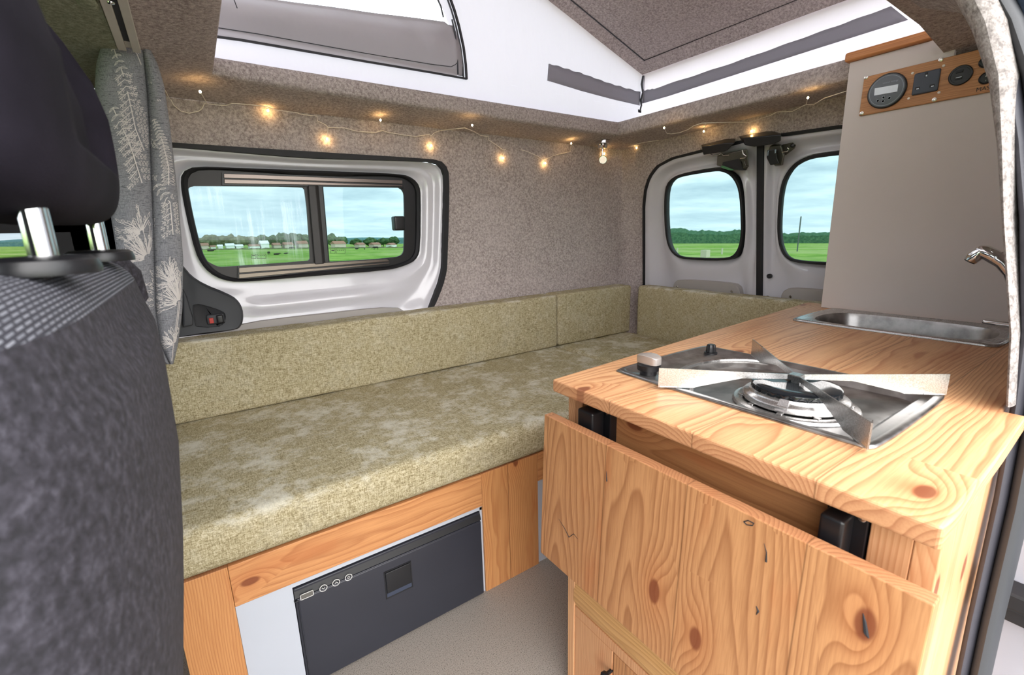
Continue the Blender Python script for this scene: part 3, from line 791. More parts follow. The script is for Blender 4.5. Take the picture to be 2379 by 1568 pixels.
def ribbon(mb_, top, bot, onf, n=36, amp=1.0, off=.003):
    def at(l, u):
        k = u * (len(l) - 1); i = min(int(k), len(l) - 2); f_ = k - i; return (l[i][0] * (1 - f_) + l[i + 1][0] * f_, l[i][1] * (1 - f_) + l[i + 1][1] * f_)
    def f_(u, v):
        a_, b_ = at(top, u), at(bot, u); w_ = amp * (.8 * math.sin(u * 55) + .9 * mnoise.noise(Vector((u * 14, 0, 0)))) * (1 - v)
        q = (a_[0] * (1 - v) + b_[0] * v, a_[1] * (1 - v) + b_[1] * v + w_); return onf(q, off)
    return mb_.grid(f_, n, 3)
o = obj('grey_band', ribbon(MB(), [(1277, 148), (1350, 170), (1420, 195), (1488, 214)], [(1272, 187), (1350, 211), (1425, 231), (1486, 245)], on_t, 44, 1.2), 'tent_grey', tn, smooth=True, solid=.0015)
o = obj('grey_band', ribbon(MB(), [(1496, 210), (1520, 206), (1700, 147), (1900, 76), (2070, 15)], [(1494, 240), (1550, 224), (1700, 176), (1900, 112), (2110, 46)], on_r, 44, .8), 'tent_grey', tn, smooth=True, solid=.0015)
obj('band_end_stitch', MB().prism([on_t(q, .005) for q in ((1275, 148), (1281, 150), (1278, 189), (1272, 187))], (0, .002, 0)), 'tent_grey', tn)
# corner strap
obj('corner_strap', MB().tube([on_t(q, .012) for q in ((1494, 176), (1491, 195), (1493, 215), (1489, 232), (1490, 245), (1487, 258))], [.004, .0055, .003, .005, .004, .0035], 8), 'dark_trim', tn, smooth=True)
obj('corner_strap', MB().tube([on_t(q, .012) for q in ((1497, 176), (1497, 205), (1495, 222), (1493, 240))], [.003, .004, .005, .003], 8), 'tent_grey', tn, smooth=True)
# window in the tent wall: rolled-down cover, hem, zips
flap_bot = [(503, 66), (560, 75), (700, 100), (850, 128), (1000, 153), (1060, 161)]
def flap(u, v):
    x = .118 + (.868 - .118) * u
    zt = P(716, 0, 'y', TY - .03).z + (P(1020, 38, 'y', TY - .03).z - P(716, 0, 'y', TY - .03).z) * (x - .389) / .44 if x < .84 else P(1020, 38, 'y', TY - .03).z - .006
    zb = 1.549
    z = zb + (zt - zb) * v
    sag = .050 * math.sin(math.pi * min(1, v * 1.05)) ** 1.2 * (1 - .75 * ss(.86, 1, u)) + .006 * mnoise.noise(Vector((x * 6, z * 9, 0)))
    fold = .018 * max(0, 1 - abs((x - .74) - (v - .4) * -.12) / .05) * v * (1 - v) * 2
    return (x + .03 * u * (1 - v) * 0 + (.028 * (1 - v) if u > .999 else 0), TY - .006 - sag * (.35 + .65 * v) + fold, z)
obj('window_cover', MB().grid(flap, 60, 22), 'tent_flap', tn, smooth=True, auto=0, solid=.001)
obj('cover_hem', ribbon(MB(), flap_bot, [(503, 83), (560, 92), (700, 116), (850, 142), (1000, 166), (1062, 177)], on_t, 40, .3, .010), 'tent_flap', tn, smooth=True)
obj('zip_edge', MB().tube([on_t(q, .010) for q in ((501, 85), (560, 93), (700, 117), (850, 143), (1000, 168), (1084, 183))], .0035, 6), 'dark_trim', tn, smooth=True)
obj('hem_line', MB().tube([on_t(q, .012) for q in ((503, 64), (600, 79), (700, 97), (850, 124), (1000, 149), (1048, 155), (1058, 150), (1066, 140))], .0012, 5), 'dark_trim', tn, smooth=True)
zp = [(1084, 184), (1082, 150), (1077, 110), (1066, 60), (1056, 25), (1043, -12), (1020, -60), (980, -110)]
o = obj('zip_track', MB().tube([on_t(q, .010) for q in zp], .0048, 8), 'black_plastic', tn, smooth=True); o['label'] = 'black curved zip'
obj('zip_tape', MB().tube([on_t((q[0] - 7, q[1]), .009) for q in zp], .003, 6), 'dark_trim', tn, smooth=True)
obj('zip_tape', MB().tube([on_t(q, .012) for q in ((1064, 172), (1062, 120), (1056, 72), (1050, 45))], .0028, 6), 'dark_trim', tn, smooth=True)
obj('mesh_border', MB().tube([on_t(q, .008) for q in ((1030, 40), (1024, 15), (1012, -12), (990, -50))], .0028, 6), 'dark_trim', tn, smooth=True)
c_ = obj('pull_cord', MB().tube([P(*q, 'y', TY - .12) for q in ((541, -6), (545, 3), (551, 19))], .0012, 6), 'black_plastic', tn, smooth=True)
# dark cord down the front edge of the roof opening
cp = [P(502, -10, 'x', .128), P(502, 20, 'x', .126), P(499, 60, 'x', .124), P(498, 95, 'x', .124), P(496, 125, 'x', .124), P(493, 135, 'x', .122)]
cd_ = obj('elastic_cord', MB().tube(cp, [.0022, .0022, .0022, .0022, .0024, .0042], 8), 'black_plastic', smooth=True)
tag(cd_, 'black elastic cord hanging down the front edge of the roof opening', 'cord')

# lifting roof, lined with the same carpet
rl_ = MB(); 
def rp(x, y, dz): return (x, y, rz_(x) + dz)
O_ = [(TXF - .05, TYN - .05), (TX + .03, TYN - .05), (TX + .03, TY + .03), (TXF - .05, TY + .03)]
I0 = [(TXF, TYN), (TX - .004, TYN), (TX - .004, TY - .004), (TXF, TY - .004)]
I1 = [(TXF + .05, TYN + .05), (TX - .05, TYN + .05), (TX - .05, TY - .05), (TXF + .05, TY - .05)]
rl_.loft([[rp(*q, -.002) for q in O_], [rp(*q, -.002) for q in I0], [rp(*q, .022) for q in I1]], True, (False, True))
rf = thing('lifting_roof', (.9, .95, 1.95), 'carpet-lined underside of the raised pop-up roof', 'roof')
obj('roof_lining', rl_, 'felt', rf)
obj('seam', MB().tube([rp(*q, .021) for q in (I1 + I1[:1])], .0028, 6), 'dark_trim', rf, smooth=True)
obj('roof_shell', MB().hexa([rp(*q, .05) for q in O_], [rp(*q, .09) for q in O_]), 'white_paint', rf)

# ================================================================== BENCH
def jit(seed, amp, sc_=7.0):
    def f(p):
        n = mnoise.noise(Vector((p.x * sc_ + seed, p.y * sc_, p.z * sc_))) + .4 * mnoise.noise(Vector((p.x * sc_ * 3 + seed, p.y * sc_ * 3, p.z * sc_ * 3)))
        return p + Vector((0, -n * amp, n * amp))
    return f
def cushion(name, b, label, cat, group=None, seed=0, r=.028, amp=.0035, top_round=0):
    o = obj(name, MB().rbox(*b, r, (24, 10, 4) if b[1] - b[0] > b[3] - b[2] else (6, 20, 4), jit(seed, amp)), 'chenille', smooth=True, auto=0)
    return tag(o, label, cat, group)
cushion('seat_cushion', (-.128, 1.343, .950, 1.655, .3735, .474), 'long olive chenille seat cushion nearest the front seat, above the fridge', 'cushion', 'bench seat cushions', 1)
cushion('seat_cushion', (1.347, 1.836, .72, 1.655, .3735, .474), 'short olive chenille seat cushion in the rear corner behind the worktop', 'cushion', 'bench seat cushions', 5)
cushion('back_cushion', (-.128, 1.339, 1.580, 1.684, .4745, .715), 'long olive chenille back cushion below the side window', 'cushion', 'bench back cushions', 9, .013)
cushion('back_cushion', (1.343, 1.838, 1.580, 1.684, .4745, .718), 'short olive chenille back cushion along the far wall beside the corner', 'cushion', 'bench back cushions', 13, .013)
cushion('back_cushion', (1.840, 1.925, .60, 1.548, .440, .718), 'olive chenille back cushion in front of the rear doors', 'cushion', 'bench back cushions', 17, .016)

bf = thing('bench_base', (.4, 1.2, 0), 'pine-framed bench base with white panels under the olive cushions', 'bench')
FY = .9636
obj('post', MB().box(-.127, -.0355, FY, FY + .02, 0.0, .370), 'frame_pine_z', bf, bevel=.0012)
obj('top_rail', MB().box(-.035, .5475, FY, FY + .02, .2755, .370), 'frame_pine_x', bf, bevel=.0012)
obj('post', MB().box(.548, .6325, FY, FY + .02, 0.0, .371), 'frame_pine_z', bf, bevel=.0012)
obj('post', MB().box(.6345, .738, FY, FY + .02, 0.0, .371), 'frame_pine_z', bf, bevel=.0012)
obj('top_rail', MB().box(.7385, 1.30, FY, FY + .02, .282, .371), 'frame_pine_x', bf, bevel=.0012)
o = obj('side_panel', MB().box(-.035, .070, FY + .004, FY + .018, 0.0, .2755), 'white_laminate', bf); o['label'] = 'white panel beside the fridge'
o = obj('side_panel', MB().box(.7385, 1.30, FY + .006, FY + .018, 0.0, .282), 'white_laminate', bf); o['label'] = 'white panel behind the table flap'
obj('fridge_surround', MB().box(.070, .5475, FY + .006, FY + .018, .262, .2755).box(.541, .5475, FY + .006, FY + .018, 0, .27), 'white_laminate', bf)
obj('top_board', MB().box(-.12, 1.83, FY + .022, 1.66, .352, .370), 'frame_pine_x', bf)
obj('end_panel', MB().box(-.127, -.113, FY + .021, 1.66, 0, .350), 'frame_pine_z', bf)
# kitchen-end bench support and board under the corner cushion
obj('back_support', MB().box(1.30, 1.32, .74, 1.60, 0, .350), 'white_laminate', bf)

# ------------------------------------------------------------------ fridge drawer
fr = thing('fridge_drawer', (.305, .98, 0), 'black pull-out fridge set under the bench', 'fridge')
fy = .962
def q_(px, py, y=fy): return P(px, py, 'y', y)
obj('body', MB().box(.0715, .5395, fy + .014, 1.45, .004, .261), 'fridge_dark', fr)
obj('door_frame', MB().box(.0715, .5395, fy + .004, fy + .014, .004, .2585), 'fridge_black', fr, bevel=.002)
zt = q_(681, 1397).z; zs = q_(677, 1366).z
obj('drawer_front', MB().rbox(.0765, .5375, fy - .004, fy + .010, .006, zt, .003, (4, 1, 4)), 'fridge_black', fr, smooth=True)
cs = obj('control_strip', MB().rbox(.0745, .5375, fy - .002, fy + .008, zt + .004, .236, .002, (4, 1, 2)), 'fridge_black', fr, smooth=True)
o = obj('top_trim', MB().hexa([(.0715, fy + .006, .258), (.5395, fy + .006, .258), (.5395, fy - .001, .238), (.0715, fy - .001, .238)], [(.0715, fy + .014, .258), (.5395, fy + .014, .258), (.5395, fy + .014, .238), (.0715, fy + .014, .238)]), 'fridge_dark', fr)
a = q_(679, 1371); b = q_(830, 1306)
zc = (zt + .004 + .236) / 2 + .001
cp_ = obj('control_panel', MB().rbox(a.x, b.x, fy - .0035, fy + .004, zt + .0065, .2335, .0012, (2, 1, 2)), 'fridge_dark', fr, smooth=True)
d = q_(710, 1364)
def frame_rect(cx, cz, w_, h_, t_, y, dep=.0006):
    return MB().box(cx - w_, cx + w_, y - dep, y, cz + h_ - t_, cz + h_).box(cx - w_, cx + w_, y - dep, y, cz - h_, cz - h_ + t_).box(cx - w_, cx - w_ + t_, y - dep, y, cz - h_, cz + h_).box(cx + w_ - t_, cx + w_, y - dep, y, cz - h_, cz + h_)
obj('display_frame', frame_rect(d.x, zc, .0135, .0068, .0012, fy - .0035), 'symbol_white', cp_)
obj('display', MB().box(d.x - .0122, d.x + .0122, fy - .0040, fy - .0035, zc - .0055, zc + .0055), 'lcd_off', cp_)
for i, (px, py) in enumerate(((748.5, 1349), (778, 1336.5), (807, 1324))):
    c = q_(px, py); y = fy - .0042
    mb = MB(); pr_ = [(.0070, .0005), (.0070, 0), (.0083, 0), (.0083, .0005)]
    mb.lathe((c.x, y, zc), pr_, 'y', 32, (False, False))
    if i < 2:
        s_ = 1 if i == 1 else -1
        mb.tube([(c.x - .0032, y, zc - .0017 * s_), (c.x, y, zc + .0017 * s_), (c.x + .0032, y, zc - .0017 * s_)], .0006, 6)
    else:
        mb.tube([(c.x + .0026 * math.sin(t), y, zc + .0026 * math.cos(t)) for t in [.6 + k * (5.08 / 14) for k in range(15)]], .0005, 5)
        mb.tube([(c.x, y, zc + .0005), (c.x, y, zc + .0036)], .0005, 5)
    obj('button', mb, 'symbol_white', cp_, smooth=True)
h0, h1, h2 = q_(892, 1329), q_(951, 1302), q_(898, 1387)
hx0, hx1, hz1, hz0 = h0.x, h1.x, (h0.z + h1.z) / 2, h2.z
obj('latch_rim', frame_rect((hx0 + hx1) / 2, (hz0 + hz1) / 2, (hx1 - hx0) / 2 + .002, (hz1 - hz0) / 2 + .002, .0025, fy - .004, .001), 'fridge_dark', fr, bevel=.0004)
obj('latch', MB().rbox(hx0 + .001, hx1 - .001, fy - .008, fy - .003, hz0 + .014, hz1 - .001, .0015, (2, 1, 2)), 'fridge_dark', fr, smooth=True)
obj('latch_lip', MB().hexa([(hx0 + .001, fy - .005, hz0 + .013), (hx1 - .001, fy - .005, hz0 + .013), (hx1 - .001, fy - .0045, hz0 + .001), (hx0 + .001, fy - .0045, hz0 + .001)], [(hx0 + .001, fy - .003, hz0 + .013), (hx1 - .001, fy - .003, hz0 + .013), (hx1 - .001, fy - .003, hz0 + .001), (hx0 + .001, fy - .003, hz0 + .001)]), 'fridge_gloss', fr)

# ================================================================== KITCHEN
def bake_cut(o, cutters):
    for c in cutters:
        md = o.modifiers.new('cut', 'BOOLEAN'); md.operation = 'DIFFERENCE'; md.solver = 'EXACT'; md.object = c
    bpy.context.view_layer.update()
    me = bpy.data.meshes.new_from_object(o.evaluated_get(bpy.context.evaluated_depsgraph_get()))
    o.modifiers.clear(); o.data = me
    for c in cutters: bpy.data.objects.remove(c)
def yl(x): return .606 + .0786 * (x - .5)
HX0, HX1, HY0, HY1 = .616, .912, .161, .571
SX0, SX1, SY0, SY1 = 1.340, 1.612, .178, .590
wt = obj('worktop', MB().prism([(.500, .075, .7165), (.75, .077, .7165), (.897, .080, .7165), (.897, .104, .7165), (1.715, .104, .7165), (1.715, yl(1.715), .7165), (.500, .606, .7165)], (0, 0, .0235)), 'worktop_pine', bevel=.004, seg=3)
c1_ = obj('cutter', MB().box(HX0 + .012, HX1 - .012, HY0 + .012, HY1 - .012, .70, .76), 'steel')
c2_ = obj('cutter', MB().box(SX0 + .010, SX1 - .010, SY0 + .010, SY1 - .010, .70, .76), 'steel')
bake_cut(wt, [c1_, c2_])
tag(wt, 'thick pale pine plank worktop holding the gas hob and sink', 'worktop')

kc = thing('kitchen_cabinet', (1.0, .34, 0), 'pine kitchen cabinet under the worktop', 'cabinet')
KX = .54
obj('side_panel', MB().box(KX, 1.70, .588, .607, 0, .7155), 'cabinet_side_pine', kc, bevel=.001)
obj('front_post', MB().box(KX, KX + .04, .1003, .135, 0, .7155), 'cabinet_pine_z', kc, bevel=.001)
obj('side_panel', MB().box(KX, .70, .080, .100, 0, .7155), 'cabinet_side_pine', kc, bevel=.0012)
obj('back_panel', MB().box(.70, 1.70, .10, .115, 0, .7155), 'cabinet_side_pine', kc)
obj('end_panel', MB().box(1.68, 1.70, .115, .587, 0, .7155), 'cabinet_side_pine', kc)
obj('recess_board', MB().box(KX + .018, KX + .034, .136, .587, .30, .7155), 'recess_pine', kc)
obj('front_post', MB().box(KX + .001, KX + .016, .570, .587, .33, .7155), 'cabinet_pine_z', kc)
# lower front: deep rail with moulding, inner frame, door
rl2 = MB().prism([(KX + .004, .587, .245), (KX - .002, .587, .262), (KX - .002, .587, .282), (KX + .004, .587, .300), (KX + .016, .587, .300), (KX + .016, .587, .245)], (0, -.452, 0))
obj('drawer_rail', rl2, 'cabinet_pine_y', kc)
obj('door_rail', MB().box(KX + .002, KX + .016, .135, .587, .2225, .2445), 'cabinet_pine_z', kc, bevel=.001)
obj('door_stile', MB().box(KX + .002, KX + .016, .483, .587, 0, .2220), 'cabinet_pine_z', kc, bevel=.001)
dr = obj('door', MB().box(KX + .003, KX + .017, .137, .4805, .01, .2195), 'flap_pine', kc, bevel=.001)
kp = P(1419, 1560, 'x', KX)
obj('knob', MB().lathe((KX, kp.y + .001, kp.z), [(.0035, .004), (.0035, -.008), (.0075, -.012), (.008, -.018), (.005, -.022), (.001, -.023)], 'x', 20), 'black_plastic', dr, smooth=True)

fl = thing('table_flap', (.47, .33, .40), 'lifted pine plank table flap hanging on black slides at the cabinet front', 'table')
xa, xb, za, zb = .4795, .4665, .6780, .3970
pf = MB().hexa([(xa, .604, za), (xa, .068, za), (xb, .068, zb), (xb, .604, zb)], [(xa + .019, .604, za), (xa + .019, .068, za), (xb + .019, .068, zb), (xb + .019, .604, zb)])
obj('panel', pf, 'flap_pine', fl, bevel=.0014)
# resin cracks and open knots in the planks
ck = MB()
def fp_(px, py, o=.0006):
    p = P(px, py, 'x', .474)
    for _ in range(4):
        xx = xb + (xa - xb) * (p.z - zb) / (za - zb) - o; p = P(px, py, 'x', xx)
    return p
def crack(pts, r):
    return MB().tube([fp_(*q, .0002) for q in pts], r, 6)
for pts, r in ((((1298, 1205), (1312, 1228), (1322, 1248), (1333, 1240), (1342, 1252)), [.0002, .0006, .0008, .0006, .0002]),
               (((1775, 1262), (1781, 1283), (1780, 1305)), [.0002, .0006, .0012]),
               (((2005, 1425), (2009, 1445), (2012, 1470), (2018, 1482)), [.0004, .0016, .0022, .0008]),
               (((1728, 1212), (1738, 1209), (1752, 1216), (1748, 1221), (1735, 1219), (1728, 1212)), .0007),
               (((1757, 1408), (1762, 1420), (1757, 1428)), [.0004, .0013, .0004]),
               (((1409, 1095), (1410, 1118)), [.0003, .0010])):
    obj('crack', crack(pts, r), 'dark_trim_deep', fl)
for (px0, px1) in ((1357, 1408), (1928, 2008)):
    ya = P(px0, 950, 'x', .53).y if px0 < 1500 else .176; yb = P(px1, 960, 'x', .53).y if px0 < 1500 else .137
    br = obj('slide_bracket', MB().box(.5405, .5575, yb, ya, .41, .7155), 'black_plastic', fl, bevel=.0015)
    obj('slide_runner', MB().rbox(.510, .5400, yb + .012, ya - .004, .41, .700, .004, (1, 2, 4)), 'black_plastic', br, smooth=True)
    obj('slide_runner', MB().rbox(.4995, .5100, yb + .018, ya - .010, .42, .670, .003, (1, 2, 4)), 'black_enamel', br, smooth=True)
    obj('screw', MB().lathe((.5395, yb + .006, .697), [(.0042, .001), (.0040, -.0015), (.0018, -.003)], 'x', 16), 'screw_steel', br, smooth=True)

# ------------------------------------------------------------------ gas hob
hb = thing('gas_hob', (.764, .366, .740), 'single-burner stainless steel gas hob set in the worktop', 'hob')
hcn = (.762, .335); n = 160
rect = lambda a, b, c, d, r: smooth_poly([(a + r, c), (b - r, c), (b, c + r), (b, d - r), (b - r, d), (a + r, d), (a, d - r), (a, c + r)], 2)
def st2(l): return star(l, hcn, n)
def z3(l, z): return [(p[0], p[1], z) for p in l]
tray = rect(.636, .892, .186, .44, .02)
arc = [(.752 + .152 * math.cos(t), .395 + .118 * math.sin(t)) for t in [math.pi * k / 16 for k in range(17)]]
trayp = [(.636, .20), (.65, .186), (.88, .186), (.892, .20), (.892, .40)] + [(.764 + .128 * math.cos(t), .400 + .100 * math.sin(t)) for t in [math.pi * (k + .5) / 14 for k in range(14)]] + [(.636, .40)]
ro1, ro2, ro3, ro4 = (st2(rect(HX0 + d_, HX1 - d_, HY0 + d_, HY1 - d_, .012)) for d_ in (0, .002, .010, .014))
t0 = st2(trayp); ti = inset(t0, hcn, .012)
obj('tray', MB().loft([z3(ro1, .7405), z3(ro1, .7430), z3(ro2, .7445), z3(ro3, .7445), z3(ro4, .7395), z3(t0, .7400), z3(inset(t0, hcn, .003), .7385), z3(inset(t0, hcn, .010), .7300), z3(ti, .7290)], True, (False, True)), 'steel_tray', hb, smooth=True, auto=60)
obj('raised_rim', MB().tube([(p[0], p[1], .7405) for p in t0 if p[1] > .415], .0045, 8), 'steel', hb, smooth=True)
BC = (.733, .302)
obj('burner_base', MB().lathe((*BC, 0), [(.086, .7295), (.084, .7335), (.078, .7355), (.0725, .7345), (.071, .7325)], 'z', 64, (False, True)), 'steel', hb, smooth=True)
obj('burner_ring', MB().lathe((*BC, 0), [(.066, .7350), (.071, .7365), (.0725, .7395), (.0725, .7430), (.070, .7460), (.064, .7475), (.0615, .7500), (.0605, .7530), (.0575, .7540)], 'z', 64, (False, True)), 'steel', hb, smooth=True)
rb = MB(); lo = []
for r_, h_, w_ in ((.056, .7535, .0022), (.0585, .7550, .0022), (.0605, .7585, .0), (.0600, .7605, 0), (.0570, .7625, 0), (.045, .7632, 0), (.030, .7612, 0), (.008, .7610, 0)):
    lo.append([(BC[0] + (r_ + (w_ if (k // 3) % 2 else 0)) * math.cos(2 * math.pi * k / 144), BC[1] + (r_ + (w_ if (k // 3) % 2 else 0)) * math.sin(2 * math.pi * k / 144), h_ - (.0018 if w_ and (k // 3) % 2 else 0)) for k in range(144)])
obj('burner_cap', rb.loft(lo, True, (True, True)), 'black_enamel', hb, smooth=True)
obj('burner_tab', MB().hexa([(BC[0] - .074, BC[1] - .006, .7400), (BC[0] - .072, BC[1] - .022, .7400), (BC[0] - .060, BC[1] - .019, .7545), (BC[0] - .0615, BC[1] - .007, .7545)], [(BC[0] - .070, BC[1] - .006, .7400), (BC[0] - .068, BC[1] - .021, .7400), (BC[0] - .056, BC[1] - .018, .7545), (BC[0] - .058, BC[1] - .006, .7545)]), 'steel', hb)
for k in range(10):
    a_ = 2 * math.pi * (k + .3) / 10
    obj('clip', MB().rbox(BC[0] + .073 * math.cos(a_) - .004, BC[0] + .073 * math.cos(a_) + .004, BC[1] + .073 * math.sin(a_) - .004, BC[1] + .073 * math.sin(a_) + .004, .7335, .7370, .001, (1, 1, 1)), 'steel', hb, smooth=True)
# pan support: four sheet-metal blades on a small hub
HB = Vector((.750, .310, 0))
ps = thing('pan_support', (.75, .31, .745), 'cross-shaped steel pan support standing over the burner', 'pan support')
tips = [(.598, .452), (.606, .166), (.899, .164), (.900, .459)]
for i, tp in enumerate(tips):
    T = Vector((*tp, 0)); d = (T - HB).normalized(); nrm = Vector((-d.y, d.x, 0)) * .0009
    h0 = HB + d * .008; L = (T - h0).length
    def at(s_, z): return Vector((h0.x, h0.y, 0)) + d * s_ + Vector((0, 0, z))
    pts = [at(0, .7720), at(L, .7785), at(L, .7455), at(L * .72, .7455), at(L * .70, .7475), at(L * .36, .7635), at(0, .7640)]
    bl = obj('blade', MB().hexa([p - nrm for p in pts], [p + nrm for p in pts]), 'steel', ps)
    if i == 1:
        f2 = Vector((-d.y, d.x, 0))
        obj('end_flange', MB().hexa([at(L, .7785) + f2 * .001, at(L, .7455) + f2 * .001, at(L - .010, .7455) + f2 * .006, at(L - .010, .7785) + f2 * .006], [at(L, .7785) - f2 * .001, at(L, .7455) - f2 * .001, at(L - .010, .7455) + f2 * .0045, at(L - .010, .7785) + f2 * .0045]), 'steel', bl)
    obj('foot', MB().tube([at(L - .003, .7462), at(L - .03, .7462)], .0016, 8), 'steel', bl, smooth=True)
obj('hub', MB().box(HB.x - .010, HB.x + .010, HB.y - .009, HB.y + .009, .7635, .7722).box(HB.x - .012, HB.x - .010, HB.y - .012, HB.y + .002, .7600, .7722), 'steel', ps, bevel=.001)
obj('hub_pin', MB().lathe((HB.x, HB.y, 0), [(.006, .7615), (.0065, .7630), (.004, .7634)], 'z', 16), 'black_plastic', ps, smooth=True)
# control knob and igniter
kx, ky = .658, .520
kn = thing('hob_knob', (kx, ky, .740), 'silver and black turning knob at the left end of the hob', 'knob')
obj('collar', MB().lathe((kx, ky, 0), [(.015, .7400), (.015, .7470), (.0205, .7485), (.0215, .7580), (.019, .7600)], 'z', 40), 'black_plastic', kn, smooth=True)
lo = []
for k in range(13):
    a_ = math.pi * k / 12; w_ = .0225 * math.sin(a_) ** .5 if 0 < k < 12 else .004
    yk = -.0225 * math.cos(a_)
    lo.append([(kx - w_ * .62, ky + yk, .7600), (kx + w_ * .62, ky + yk, .7600), (kx + w_ * .62, ky + yk, .7705 + .006 * math.sin(a_)), (kx, ky + yk, .7718 + .0065 * math.sin(a_)), (kx - w_ * .62, ky + yk, .7705 + .006 * math.sin(a_))])
obj('grip', MB().loft(lo, True, (True, True)), 'knob_silver', kn, smooth=True, bevel=.001)
ig = thing('igniter_button', (.868, .528, .740), 'small black igniter button at the rear left of the hob', 'button')
obj('base', MB().lathe((.868, .528, 0), [(.013, .7400), (.013, .7430), (.009, .7440)], 'z', 28), 'black_plastic', ig, smooth=True)
lo = []
for h_, r_ in ((.7441, .009), (.752, .0085), (.758, .0075), (.7600, .006)):
    lo.append([(.868 + (r_ + .0012 * (k % 2)) * math.cos(2 * math.pi * k / 20), .528 + (r_ + .0012 * (k % 2)) * math.sin(2 * math.pi * k / 20), h_) for k in range(20)])
obj('cap', MB().loft(lo, True, (True, True)), 'black_plastic', ig, smooth=True)

# ------------------------------------------------------------------ sink and tap
sk_ = thing('sink', (1.476, .384, .740), 'narrow stainless steel sink at the back of the worktop', 'sink')
scn = ((SX0 + SX1) / 2, (SY0 + SY1) / 2)
def rr(d_, r): return star(rect(SX0 + d_, SX1 - d_, SY0 + d_, SY1 - d_, r), scn, 128)
obj('rim', MB().loft([z3(rr(0, .014), .7405), z3(rr(0, .014), .7440), z3(rr(.003, .014), .7468), z3(rr(.008, .014), .7468), z3(rr(.012, .02), .7440), z3(rr(.022, .05), .7440), z3(rr(.026, .05), .7420)]), 'steel', sk_, smooth=True, auto=60)
obj('basin', MB().loft([z3(rr(.026, .05), .7420), z3(rr(.030, .05), .730), z3(rr(.036, .05), .66), z3(rr(.045, .05), .615), z3(rr(.07, .05), .600)], True, (False, True)), 'steel_tray', sk_, smooth=True, auto=0)
obj('drain', MB().lathe((scn[0], scn[1], 0), [(.026, .6005), (.026, .603), (.018, .6035), (.016, .6015)], 'z', 32), 'chrome', sk_, smooth=True)
tp_ = thing('tap', (1.45, .165, .740), 'chrome mixer tap reaching out over the sink from behind the pillar', 'tap')
T_ = [P(2266, 577, 'x', 1.45), P(2271, 579, 'x', 1.45), P(2285, 584, 'x', 1.45), P(2305, 594, 'x', 1.45), P(2330, 611, 'x', 1.45), P(2348, 634, 'x', 1.45), P(2359, 664, 'x', 1.45), P(2364, 700, 'x', 1.45)]
obj('spout', MB().tube(T_ + [(1.45, .167, .80), (1.45, .165, .77), (1.45, .165, .7408)], [.004, .010, .0145, .0155, .0135, .0125, .0125, .013, .016, .019, .021], 24), 'chrome', tp_, smooth=True)
obj('nozzle', MB().tube([P(2279, 583, 'x', 1.449), P(2264, 596, 'x', 1.449), P(2254, 606, 'x', 1.449)], [.0120, .0145, .0125], 24), 'chrome', tp_, smooth=True)
obj('nozzle_ring', MB().tube([P(2255, 605, 'x', 1.449), P(2252, 608, 'x', 1.449)], [.0105, .0105], 24), 'black_plastic', tp_, smooth=True)
obj('joint', MB().tube([P(2314, 597, 'x', 1.45), P(2317, 599, 'x', 1.45)], .0158, 24), 'chrome', tp_, smooth=True)
lv = P(2316, 748, 'x', 1.45)
obj('lever', MB().rbox(1.435, 1.465, lv.y - .045, lv.y + .022, lv.z - .006, lv.z + .005, .005, (3, 3, 1)), 'chrome', tp_, smooth=True)

# ------------------------------------------------------------------ tall panel with electrics
BX = 1.630
tb = thing('partition_panel', (BX, .36, .74), 'tall grey laminate panel standing on the worktop behind the sink', 'panel')
obj('board', MB().prism([(BX, .626, .741), (BX, .10, .741), (BX, .10, 1.40), (BX, .405, 1.40), (BX, .405, 1.449), (BX, .633, 1.449)], (.015, 0, 0)), 'board_laminate', tb, bevel=.0008)
o = obj('wooden_cap', MB().rbox(BX - .014, BX + .018, .452, .643, 1.4495, 1.4735, .006, (1, 4, 1)), 'oak_cap', tb, smooth=True); o['label'] = 'rounded oak capping strip'
EX = BX - .0005
el = thing('control_panel', (EX, .45, 1.298), 'oak board of switches, sockets and a round meter on the grey panel', 'control panel')
obj('back_plate', MB().box(EX - .006, EX, .285, .5905, 1.298, 1.399), 'oak', el, bevel=.002)
FXp = EX - .0062
def b_(zx, zy): return P(1960 + zx / 5.678, 80 + zy / 5.678, 'x', FXp)
def disc(name, c, prof, mt_, par, nn=48): return obj(name, MB().lathe((0, c.y, c.z), [(r, x) for r, x in prof], 'x', nn), mt_, par, smooth=True)
c = b_(573, 745); rm = (b_(330, 745) - b_(820, 745)).length / 2
mtr = disc('solar_meter', c, [(rm, FXp), (rm, FXp - .004), (rm * .96, FXp - .006), (rm * .90, FXp - .0062)], 'black_plastic', el)
o = disc('meter_face', c, [(rm * .92, FXp - .0060), (rm * .92, FXp - .0068), (rm * .88, FXp - .0072)], 'meter_face', mtr)
disc('meter_ring', c, [(rm * .86, FXp - .0070), (rm * .86, FXp - .0076), (rm * .84, FXp - .0076), (rm * .84, FXp - .0070)], 'lcd', mtr)
obj('screen', MB().prism([P(1960 + u / 5.678, 80 + v / 5.678, 'x', FXp - .0080) for u, v in ((410, 712), (720, 656), (707, 752), (402, 806))], (.0008, 0, 0)), 'lcd_screen', mtr)
for u, v in ((463, 880), (540, 835), (533, 885), (617, 843)):
    q = b_(u, v); disc('meter_button', q, [(.0036, FXp - .0070), (.0036, FXp - .0080), (.0026, FXp - .0080), (.0026, FXp - .0072)], 'lcd', mtr, 20)
ROTX = Matrix(((0, 0, -1), (-1, 0, 0), (0, 1, 0)))      # text reads towards the front of the van
q = P(1960 + 515 / 5.678, 80 + 655 / 5.678, 'x', FXp - .0074)
textmesh('meter_lettering', 'victron energy', .0058, q, ROTX, 'lcd', mtr)
